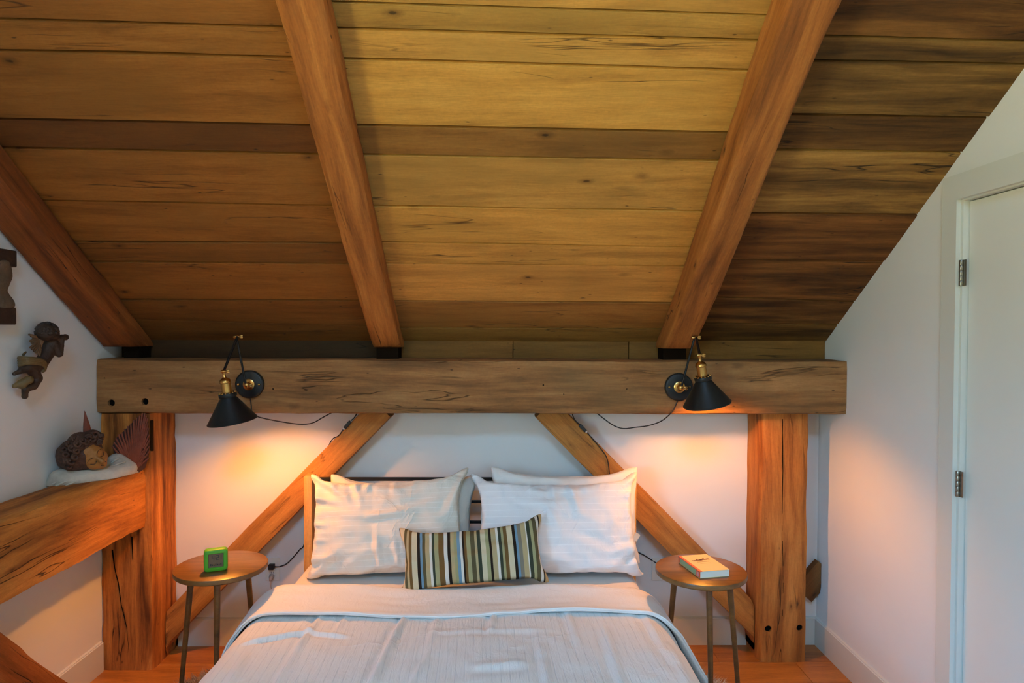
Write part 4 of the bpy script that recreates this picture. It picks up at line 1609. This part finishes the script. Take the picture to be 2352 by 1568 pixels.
def sconce(plate_px, joint_px, knuckle_px, rim_px, neck_px, d_joint, d_rim, label, cords, switch, side, bulb='bulb', back=.10):
    yp = BY0 - .004
    P0 = on(*plate_px, 1, yp)
    o = thing('wall_lamp', label, 'lamp', P0, 0, 'black and brass swing-arm wall lamps')

    def L(v):
        return Vector(v) - P0
    fwd = Vector((0, -1, 0))
    Mp = frame_to((0, 0, 0), fwd)
    bp = lathe('backplate', [(.064, -.003), (.064, .014), (.061, .0175), (.056, .019), (0, .019)], M['black'], o, 40, Mp)
    hub = lathe('hub', [(.026, .018), (.026, .022), (.022, .024), (.012, .025), (.009, .030), (.009, .046), (.011, .048), (.011, .056), (.006, .060), (0, .061)], M['brass'], o, 24, Mp)
    for s in (-1, 1):
        lathe('screw', [(.0055, .018), (.0055, .021), (.004, .024), (0, .0245)], M['brass'], o, 12, frame_to((s * .047, 0, 0), fwd))
    J = on(*joint_px, 1, d_joint)
    K = on(*knuckle_px, 1, d_rim)
    A0 = P0 + Vector((0, -.052, 0))
    arm = tube('lower_arm', [L(A0), L(J)], .0048, M['black'], o, 10)
    # wing nut beside the hub
    w_ = blob_wing(o, L(A0) + Vector((side * .020, -.004, -.002)), side)
    rimc = on(*rim_px, 1, d_rim)
    neck = on(*neck_px, 1, d_rim)
    ax = (rimc - neck)
    ax.normalize()
    ax = (ax + Vector((0, back, 0))).normalized()        # opening leans a little to the wall
    up = -ax
    # knuckle sits on the shade axis
    K = rimc + up * ((K - rimc).dot(up))
    jt = lathe('joint', [(0, -.013), (.006, -.012), (.0075, -.006), (.0075, .006), (.006, .012), (0, .013)], M['brass'], o, 14, frame_to(L(J), Vector((1, 0, .15))))
    blob_wing(o, L(J) + Vector((side * .022, -.004, .0)), side)
    Ms = frame_to(L(rimc), up)
    kz = (K - rimc).length
    # shade: outer and inner skin
    H_ = .110
    R_ = .1013
    outer = [(R_ + .001, -.002), (R_ + .0012, .001), (R_ - .003, .006), (.031, H_ - .004), (.029, H_)]
    lathe('shade', [(R_ - .001, -.002)] + outer + [(.024, H_ + .002)], M['black'], o, 56, Ms, 30)
    lathe('shade_lining', [(R_ - .001, -.0018), (R_ - .005, .005), (.0295, H_ - .006), (.012, H_ - .004), (.0, H_ - .004)], M['shade_in'], o, 56, Ms, 30)
    lathe('collar', [(.024, H_ - .004), (.036, H_ - .004), (.037, H_ + .001), (.037, H_ + .010), (.035, H_ + .013), (.022, H_ + .013)], M['black'], o, 40, Ms, 35)
    bmb = bmesh.new()
    for k in range(14):
        a = 2 * math.pi * k / 14
        s = bmesh.ops.create_icosphere(bmb, subdivisions=1, radius=.0042)
        for v in s['verts']:
            v.co = Ms @ (v.co + Vector((.033 * math.cos(a), .033 * math.sin(a), H_ + .014)))
    link('collar_beads', bm_mesh(bmb, 'collar_beads', 180), M['brass'], o)
    q = H_ + .012
    sk = 1.28
    lathe('socket', [(r, q + h * sk) for r, h in ((.0205, 0), (.0215, .002), (.0205, .006), (.0205, .034), (.0235, .036), (.0235, .041), (.0195, .047), (.010, .052), (.007, .055), (.006, .068), (.008, .071), (0, .072))], M['brass'], o, 28, Ms, 40)
    kp = Ms @ Vector((0, 0, q + .074 * sk))
    tube('upper_arm', [L(J) + Vector((side * .006, -.004, 0)), kp + Vector((side * .002, 0, .002))], .0055, M['black'], o, 10)
    lathe('joint', [(0, -.011), (.006, -.010), (.0075, -.005), (.0075, .005), (.006, .010), (0, .011)], M['brass'], o, 14, frame_to(kp, Vector((1, 0, .1))))
    blob_wing(o, kp + Vector((side * .019, -.003, 0)), side)
    lathe('bulb', [(0, .037), (.010, .039), (.0175, .046), (.0205, .057), (.0185, .069), (.0140, .082), (.0130, .094), (.0130, .104), (0, .104)], M[bulb], o, 24, Ms, 180)
    for i, c in enumerate(cords):
        tube('cord', [L(p) for p in smooth_path(c, 6)], .0027, M['rubber'], o, 8)
    if switch:
        a, b = switch
        mid, d = (a + b) / 2, (b - a).normalized()
        sw = link('inline_switch', bm_mesh(box_bm(bmesh.new(), -.007, .007, -.008, .008, -.024, .020, .003, 2), 'inline_switch', 40), M['rubber'], o)
        sw.matrix_local = frame_to(L(mid), d)
        bd = lathe('strain_relief', [(.0045, .019), (.0045, .026), (.003, .028), (0, .028)], M['white_plastic'], sw, 10)
    return o


def blob_wing(parent, p, side):
    """small brass wing nut"""
    bm = bmesh.new()
    for s in (-1, 1):
        r = bmesh.ops.create_icosphere(bm, subdivisions=2, radius=1)
        for v in r['verts']:
            v.co = Vector((v.co.x * .0085, v.co.y * .0022, v.co.z * .0050)) + Vector((0, 0, s * .0038))
    r = bmesh.ops.create_icosphere(bm, subdivisions=1, radius=.004)
    tube_bm(bm, [Vector((-side * .016, 0, 0)), Vector((0, 0, 0))], .0028, 8)
    o = link('wing_nut', bm_mesh(bm, 'wing_nut', 60), M['brass'], parent)
    o.location = p
    return o


YW = YB - .006
BR = BRY0 - .005
yf = BY0 - .008


def P(x, y, d):
    return on(x, y, 1, d)


cordsL = [[P(574, 905, yf), P(577, 930, yf), P(580, 950, yf - .004), P(600, 959, 3.09), P(650, 969, 3.14), P(690, 974, 3.18), P(718, 971, 3.20), P(742, 958, 3.22), P(768, 944, 3.24)],
          [P(822, 944, BRY0 + .02), P(815, 957, BR - .004), P(806, 966, BR - .004)],
          [P(789, 985, BR - .002), P(778, 1000, BR), P(755, 1024, BRY0 + .05), P(720, 1150, YW - .02), P(700, 1245, YW), P(688, 1262, YW), P(672, 1281, YW), P(657, 1295, YW), P(640, 1301, YW), P(627, 1300, YW - .022)]]
cordsR = [[P(1557, 915, yf), P(1552, 930, yf), P(1543, 946, yf - .002), P(1520, 966, 3.11), P(1490, 977, 3.16), P(1460, 981, 3.19), P(1432, 984, 3.2), P(1410, 977, 3.21), P(1388, 962, 3.22), P(1368, 946, 3.24)],
          [P(1313, 944, BR + .01), P(1318, 960, BR - .004), P(1326, 970, BR - .004), P(1334, 976, BR - .004)],
          [P(1347, 991, BR - .002), P(1362, 1009, BR), P(1380, 1030, BR), P(1394, 1052, BR), P(1399, 1080, BR), P(1402, 1120, BR), P(1420, 1200, 3.25), P(1455, 1258, YW - .01), P(1480, 1275, YW), P(1505, 1291, YW), P(1513, 1297, YW - .02)]]
sconce((575, 882), (543, 773), (522, 851), (534, 966), (525, 902), 2.98, 2.88, 'black cone wall lamp with brass socket on the left end of the beam', cordsL, (P(806, 966, BR - .006), P(789, 986, BR - .006)), 1)
sconce((1558, 888), (1595, 775), (1608, 817), (1624, 927), (1612, 864), 2.98, 2.88, 'black cone wall lamp with brass socket on the right end of the beam', cordsR, (P(1331, 975, BR - .006), P(1347, 992, BR - .006)), 1, 'bulb_dim', .10)


# outlets and plugs
def outlet(px, py, label, extra):
    c = on(px, py, 1, YB)
    o = thing('wall_outlet', label, 'outlet', (c.x, YB, c.z), 0, 'white wall outlets')
    box('plate', -.036, .036, -.006, 0, -.0575, .0575, M['white_plastic'], o, bevel=.002, segs=2)
    for s in (-1, 1):
        r = box('receptacle', -.017, .017, -.0075, -.0055, s * .0195 - .014, s * .0195 + .014, M['white_plastic'], o, bevel=.001)
        for k in (-.006, .006):
            box('slot', k - .001, k + .001, -.0079, -.0072, s * .0195 - .001, s * .0195 + .008, M['hole'], r)
    pg_ = thing('plug', 'black plug with cord in the outlet ' + extra, 'plug', (c.x, YB - .008, c.z + .018))
    box('plug_body', -.014, .014, -.028, 0, -.012, .013, M['rubber'], pg_, bevel=.003, segs=2)
    return o


outlet(627, 1306, 'white double wall outlet between the left table and the bed', 'left of the bed')
outlet(1513, 1306, 'white double wall outlet hidden behind the right table', 'behind the right table')
c = on(626, 1322, 1, YB)
pw = thing('plug', 'pale grey plug in the lower socket left of the bed', 'plug', (c.x, YB - .008, c.z))
lathe('plug_body', [(0, 0), (.012, .001), (.012, .014), (.009, .022), (.005, .034), (0, .035)], plain('grey_plastic', lin(168, 156, 146), .5), pw, 16, frame_to((0, 0, .008), (0, -.8, -.6)))
tube('cord', smooth_path([(0, -.024, -.012), (.002, -.028, -.03), (.008, -.024, -.06), (.03, -.02, -.10), (.06, -.02, -.18)], 6), .0022, plain('grey_cord', lin(170, 158, 148), .5), pw)

# ------------------------------------------------------------------ hide rug under the bed
t = NT('shaggy_hide')
tc = t.n('ShaderNodeTexCoord').outputs['Object']
a_ = t.noise(tc, 5.5, 4, .6, .5)
t.l(t.ramp(a_, [(.36, lin(84, 70, 60)), (.5, lin(150, 134, 118)), (.64, lin(206, 194, 178))]), t.b.inputs['Base Color'])
t.b.inputs['Roughness'].default_value = 1
t.b.inputs['Specular IOR Level'].default_value = .05
rug = thing('hide_rug', 'shaggy grey-brown hide rug under the bed', 'rug', (-.2, 2.5, 0))


def rug_r(a):
    c, s = math.cos(a), math.sin(a)
    base = 1.0 / max(abs(c) / 1.24, abs(s) / .72) * .5 + 1 / math.sqrt((c / 1.3) ** 2 + (s / .78) ** 2) * .5
    return base * (1 + .035 * math.sin(5 * a + 1) + .025 * math.sin(11 * a + 2) + .015 * math.sin(23 * a))


bm = bmesh.new()
cen = bm.verts.new((0, 0, .012))
NR = 120
rings = []
for f_, z_ in ((.5, .013), (.9, .013), (.98, .010), (1.0, .002)):
    rings.append([bm.verts.new((rug_r(2 * math.pi * k / NR) * f_ * math.cos(2 * math.pi * k / NR), rug_r(2 * math.pi * k / NR) * f_ * math.sin(2 * math.pi * k / NR), z_)) for k in range(NR)])
for k in range(NR):
    bm.faces.new((cen, rings[0][k], rings[0][(k + 1) % NR]))
    for p_, q_ in zip(rings, rings[1:]):
        bm.faces.new((p_[k], p_[(k + 1) % NR], q_[(k + 1) % NR], q_[k]))
link('hide', bm_mesh(bm, 'hide', 60), t.m, rug)
rs = random.Random(8)
vv, ff = [], []
while len(ff) < 26000:
    a = rs.uniform(0, 2 * math.pi)
    f_ = math.sqrt(rs.uniform(.30, 1.0))
    r_ = rug_r(a) * f_
    x, y = r_ * math.cos(a), r_ * math.sin(a)
    if abs(x) < .60:
        continue
    h = rs.uniform(.018, .038)
    b_ = rs.uniform(0, 2 * math.pi)
    w_ = .0022
    lx, ly = math.cos(a) * .012 + rs.gauss(0, .012), math.sin(a) * .012 + rs.gauss(0, .012)
    i0 = len(vv)
    vv += [(x - w_ * math.cos(b_), y - w_ * math.sin(b_), .009), (x + w_ * math.cos(b_), y + w_ * math.sin(b_), .009), (x + lx, y + ly, h)]
    ff.append((i0, i0 + 1, i0 + 2))
me = bpy.data.meshes.new('pile')
me.from_pydata(vv, [], ff)
o = link('pile', me, t.m, rug)
o['kind'] = 'stuff'

# ------------------------------------------------------------------ angel figure on the rail
RZ = .945
A0 = on(110, 1122, 2, RZ)
e1 = Vector((.62, .785, 0)).normalized()
e2 = Vector((.785, -.62, 0)).normalized()
SP0 = Vector((-1.755, 2.885, RZ))


def sp3(x, y, b=0.0):
    """pixel -> point on the figure's own upright plane, shifted b metres towards its front"""
    return on_plane(x, y, SP0 + e2 * b, e2) - SP0


angel = thing('angel_figurine', 'sleeping angel figurine with white sleeves and brown wings on the rail', 'figurine', SP0)
M['plaster'] = plain('weathered_white_plaster', lin(206, 202, 188), .85, bump=.9, bscale=60, var=.7)
M['figure_hair'] = plain('brown_painted_hair', lin(84, 52, 36), .7, bump=1.0, bscale=90, var=.8)
M['figure_skin'] = plain('ochre_painted_face', lin(168, 112, 50), .6, bump=.5, bscale=60, var=.5)
M['wing'] = plain('red_brown_wing', lin(132, 68, 48), .75, bump=1.0, bscale=70, var=.7)
M['wing_dark'] = plain('dark_wing_hollow', lin(66, 34, 24), .8)
M['figure_line'] = plain('dark_painted_line', lin(50, 28, 16), .7)
K = .00186
balls = []
balls += chain(sp3(137, 1100, .030), sp3(185, 1100, .050), 23 * K, 21 * K, 7)
balls += chain(sp3(185, 1100, .050), sp3(250, 1092, .050), 21 * K, 22 * K, 7)
balls += chain(sp3(250, 1092, .050), sp3(296, 1076, .030), 22 * K, 19 * K, 7)
balls += chain(sp3(296, 1076, .030), sp3(268, 1062, -.01), 19 * K, 23 * K, 7)
balls += chain(sp3(128, 1108, .020), sp3(160, 1088, -.01), 19 * K, 22 * K, 5)
balls += chain(sp3(160, 1088, -.02), sp3(268, 1070, -.03), 20 * K, 22 * K, 7)
balls += chain(sp3(296, 1084, .030), sp3(316, 1086, .030), 9 * K, 5 * K, 4)
slv = blob('sleeves', balls, M['plaster'], angel, .0055, 3)
for v in slv.data.vertices:
    v.co.z = max(v.co.z, .0015)
for x0, y0, x1, y1, b in ((120, 1112, 165, 1092, .063), (128, 1116, 172, 1100, .072), (150, 1116, 178, 1106, .080), (256, 1062, 276, 1052, .030), (258, 1072, 288, 1060, .052), (262, 1082, 296, 1072, .066), (125, 1104, 158, 1086, .050)):
    tube('sleeve_fold', smooth_path([sp3(x0, y0, b - .008), sp3((x0 + x1) / 2, (y0 + y1) / 2 - 2, b), sp3(x1, y1, b - .01)], 4), .0042, M['plaster'], angel, 6)
hc = sp3(190, 1040, .025)
Z_ = Vector((0, 0, 1))
hair = blob('hair', [(hc, (.078, .078, .076)), (sp3(172, 1045, .02), .072), (sp3(166, 1060, .045), .040), (sp3(212, 1008, .045), .042), (sp3(184, 1018, .05), .05)], M['figure_hair'], angel, .0055, 3)
fc = sp3(212, 1048, .062)
fx = (e1 * .74 + Z_ * .66 + e2 * -.10).normalized()        # face right, up and front axes
fu = (e1 * -.67 + Z_ * .73 + e2 * .12).normalized()
ff_ = (e2 + e1 * .12 - Z_ * .12).normalized()
face = []
for a, b, c_, r in ((0, .004, 0, .050), (0, -.016, .006, .045), (.016, -.018, .014, .030), (-.016, -.018, .014, .030), (0, -.044, .012, .024), (0, .026, -.004, .046)):
    face.append((fc + fx * a + fu * b + ff_ * c_, r))
face += chain(fc + fu * .008 + ff_ * .049, fc - fu * .012 + ff_ * .060, .007, .011, 4)
face += [(fc - fu * .027 + ff_ * .046, .010), (fc - fu * .037 + ff_ * .044, .010)]
fo = blob('face', face, M['figure_skin'], angel, .004, 3)
for s_ in (-1, 1):
    tube('closed_eye', smooth_path([fc + fx * s_ * .010 + fu * .002 + ff_ * .050, fc + fx * s_ * .022 - fu * .005 + ff_ * .047, fc + fx * s_ * .034 + fu * .003 + ff_ * .038], 4), .0015, M['figure_line'], angel, 6)
    tube('eyebrow', smooth_path([fc + fx * s_ * .009 + fu * .020 + ff_ * .0475, fc + fx * s_ * .022 + fu * .024 + ff_ * .044, fc + fx * s_ * .036 + fu * .017 + ff_ * .036], 4), .0010, M['figure_line'], angel, 6)
tube('mouth', smooth_path([fc - fx * .012 - fu * .031 + ff_ * .0465, fc - fu * .033 + ff_ * .049, fc + fx * .012 - fu * .030 + ff_ * .0465], 4), .0018, M['figure_line'], angel, 6)
bm = bmesh.new()


def curl(bm, c, r, n1, ax1):
    pts = []
    u_ = ax1.orthogonal().normalized()
    w_ = ax1.cross(u_)
    for k in range(15):
        a = k / 14 * 2 * math.pi * 1.4
        rr = r * (1 - .55 * k / 14)
        pts.append(c + (u_ * math.cos(a) + w_ * math.sin(a)) * rr + ax1 * (.006 * k / 14))
    tube_bm(bm, pts, .0058, 7)


rs = random.Random(3)
for x, y, b, r in ((218, 998, .085, .016), (231, 1004, .085, .014), (203, 1006, .09, .015), (190, 1012, .095, .015), (178, 1020, .098, .015), (184, 1026, .092, .013), (198, 1016, .092, .013), (214, 1008, .088, .013), (228, 1014, .09, .011), (163, 1060, .085, .016), (152, 1058, .075, .014), (172, 1050, .10, .013), (160, 1070, .08, .013), (175, 1036, .10, .013), (165, 1030, .09, .014), (150, 1045, .075, .014), (172, 1008, .07, .014), (158, 1020, .07, .014), (147, 1032, .06, .014)):
    curl(bm, sp3(x, y, b), r, 0, (e2 + Vector((rs.uniform(-.4, .4), rs.uniform(-.4, .4), rs.uniform(-.2, .6)))).normalized())
link('hair_curls', bm_mesh(bm, 'hair_curls', 180), M['figure_hair'], angel)
# wings: a thick blade covered with ridged feathers
OUT = [(300, 1086), (282, 1062), (264, 1046), (258, 1024), (268, 1004), (284, 990), (300, 974), (316, 958), (331, 950), (338, 962), (341, 990), (343, 1020), (341, 1050), (334, 1074), (318, 1086)]
bm = bmesh.new()
fr = [bm.verts.new(sp3(x, y, -.012)) for x, y in OUT]
bk = [bm.verts.new(sp3(x, y, -.034)) for x, y in OUT]
bm.faces.new(fr)
bm.faces.new(bk[::-1])
for i in range(len(OUT)):
    j = (i + 1) % len(OUT)
    bm.faces.new((fr[i], bk[i], bk[j], fr[j]))
wg = link('wing', bm_mesh(bm, 'wing'), M['wing_dark'], angel)
rs = random.Random(4)
for k in range(22):
    f = k / 21
    tx, ty = None, None
    # end point on the outer rim of the wing
    q = 3 + f * 9
    i = int(q)
    x1_, y1_ = OUT[i][0] + (OUT[min(i + 1, 14)][0] - OUT[i][0]) * (q - i), OUT[i][1] + (OUT[min(i + 1, 14)][1] - OUT[i][1]) * (q - i)
    for (a0, a1, r0) in ((.12, .62, .0062), (.45, 1.02, .0058)):
        pts = [sp3(306 + (x1_ - 306) * t_, 1082 + (y1_ - 1082) * t_ + rs.uniform(-1.5, 1.5), -.010 + .006 * math.sin(math.pi * (t_ - a0) / (a1 - a0))) for t_ in (a0, (a0 * 2 + a1) / 3, (a0 + 2 * a1) / 3, a1)]
        tube('feather', smooth_path(pts, 3), r0, M['wing'], wg, 6, .0032)
lw = []
for k in range(9):
    f = k / 8
    lw.append((sp3(203 - 8 * f, 1008 - 56 * f, -.02), (.018 * (1 - .75 * f ** 1.6), .022 * (1 - .75 * f ** 1.6), .02)))
blob('wing', lw, M['wing'], angel, .005, 2)

# ------------------------------------------------------------------ carvings on the left wall
M['carved_dark'] = plain('dark_carved_wood', lin(58, 40, 28), .6, bump=.7, bscale=60, var=.6)
M['carved_gold'] = plain('worn_gilt_wood', lin(112, 90, 50), .6, bump=.8, bscale=70, var=.6)
M['carved_tan'] = plain('carved_wing_wood', lin(116, 86, 58), .7, bump=1.0, bscale=90, var=.6)
WXP = XL + .045


def wp(x, y, d=.045):
    return on(x, y, 0, XL + d)


ch0 = wp(92, 915, 0)
cherub = thing('carved_cherub', 'dark carved flying cherub with gilt drape hanging on the left wall', 'carving', ch0)


def C(x, y, d=.045):
    return wp(x, y, d) - ch0


k_ = .00178
body = []
body += [(C(106, 762, .06), 21 * k_), (C(118, 766, .065), 17 * k_)]
body += chain(C(116, 790, .05), C(108, 812, .048), 14 * k_, 15 * k_, 5)
body += chain(C(108, 812, .048), C(92, 838, .048), 15 * k_, 14 * k_, 5)
body += chain(C(92, 838, .05), C(62, 840, .045), 15 * k_, 16 * k_, 5)
body += chain(C(70, 842, .05), C(86, 868, .05), 13 * k_, 11 * k_, 5)
body += chain(C(86, 868, .05), C(76, 886, .048), 11 * k_, 10 * k_, 4)
body += chain(C(76, 886, .05), C(57, 893, .045), 10 * k_, 7 * k_, 4)
body += chain(C(57, 893, .04), C(57, 910, .035), 7 * k_, 7 * k_, 4)
body += chain(C(58, 848, .03), C(33, 858, .025), 8 * k_, 5 * k_, 5)
body += chain(C(122, 788, .06), C(136, 812, .07), 11 * k_, 9 * k_, 5)
body += chain(C(136, 812, .07), C(142, 776, .075), 9 * k_, 7 * k_, 5)
body += chain(C(126, 774, .07), C(150, 774, .075), 6 * k_, 8 * k_, 4)
blob('body', body, M['carved_dark'], cherub, .005, 2)
bm = bmesh.new()
rs = random.Random(9)
for k in range(60):
    a, b = rs.uniform(0, 6.28), math.acos(rs.uniform(-.2, 1))
    n_v = Vector((math.cos(a) * math.sin(b), math.sin(a) * math.sin(b), math.cos(b)))
    s = bmesh.ops.create_icosphere(bm, subdivisions=1, radius=.0085)
    for v in s['verts']:
        v.co = v.co + C(108, 763, .06) + n_v * 20 * k_
link('curly_hair', bm_mesh(bm, 'curly_hair', 180), M['carved_dark'], cherub)
bm = bmesh.new()
for k in range(18):
    f = k / 17
    row = k % 3
    x = 62 + 6 * row + 16 * f
    p0 = C(84, 778 + 10 * f, .03)
    p1 = C(66 + 24 * f, 768 + 14 * row + 22 * f, .035 + .006 * row)
    tube_bm(bm, smooth_path([p0, (p0 + p1) / 2 + Vector((.008, 0, .002)), p1], 3), .0075, 6, .004)
link('wing', bm_mesh(bm, 'wing', 60), M['carved_tan'], cherub)
bm = bmesh.new()
for dy, r in ((0, .008), (6, .0075), (12, .007), (17, .006)):
    tube_bm(bm, smooth_path([C(44, 822 + dy, .03), C(60, 823 + dy * .7, .07), C(80, 824 + dy * .6, .082), C(100, 830 + dy * .5, .078), C(103, 842 + dy * .4, .07), C(95, 854, .06)], 4), r, 7)
tube_bm(bm, smooth_path([C(50, 826, .035), C(54, 814, .04), C(60, 808, .04)], 3), .008, 7, .003)
link('drape', bm_mesh(bm, 'drape', 60), M['carved_gold'], cherub)
blob('drape_end', chain(C(34, 886, .03), C(66, 872, .055), 6 * k_, 10 * k_, 6) + [(C(50, 882, .04), 11 * k_)], M['carved_gold'], cherub, .005, 2)

tp = wp(6, 745, 0)
totem = thing('carved_wall_panel', 'brown carved wooden wall piece cut off by the left picture edge', 'carving', tp)


def Tt(x, y, d):
    return wp(x, y, d) - tp


ya, yb2 = Tt(16, 660, 0).y, Tt(-48, 660, 0).y
z1 = Tt(16, 576, 0).z
box('top_block', .0, .04, yb2, ya, z1 - .062, z1, M['carved_dark'], totem, bevel=.004)
box('bottom_block', .0, .045, yb2, ya - .012, 0, .062, M['carved_dark'], totem, bevel=.004)
rs = random.Random(2)
balls = []
for k in range(16):
    f = k / 15
    balls.append(((.018, (ya + yb2) / 2 + .01 * math.sin(f * 9), .05 + f * (z1 - .10)), (.024 + .006 * math.sin(f * 14), abs(ya - yb2) / 2 * (.86 + .16 * math.sin(f * 11)), .016)))
blob('carved_figure', balls, plain('carved_grey_brown', lin(112, 92, 70), .7, bump=1.0, bscale=50, var=.8), totem, .006, 1)
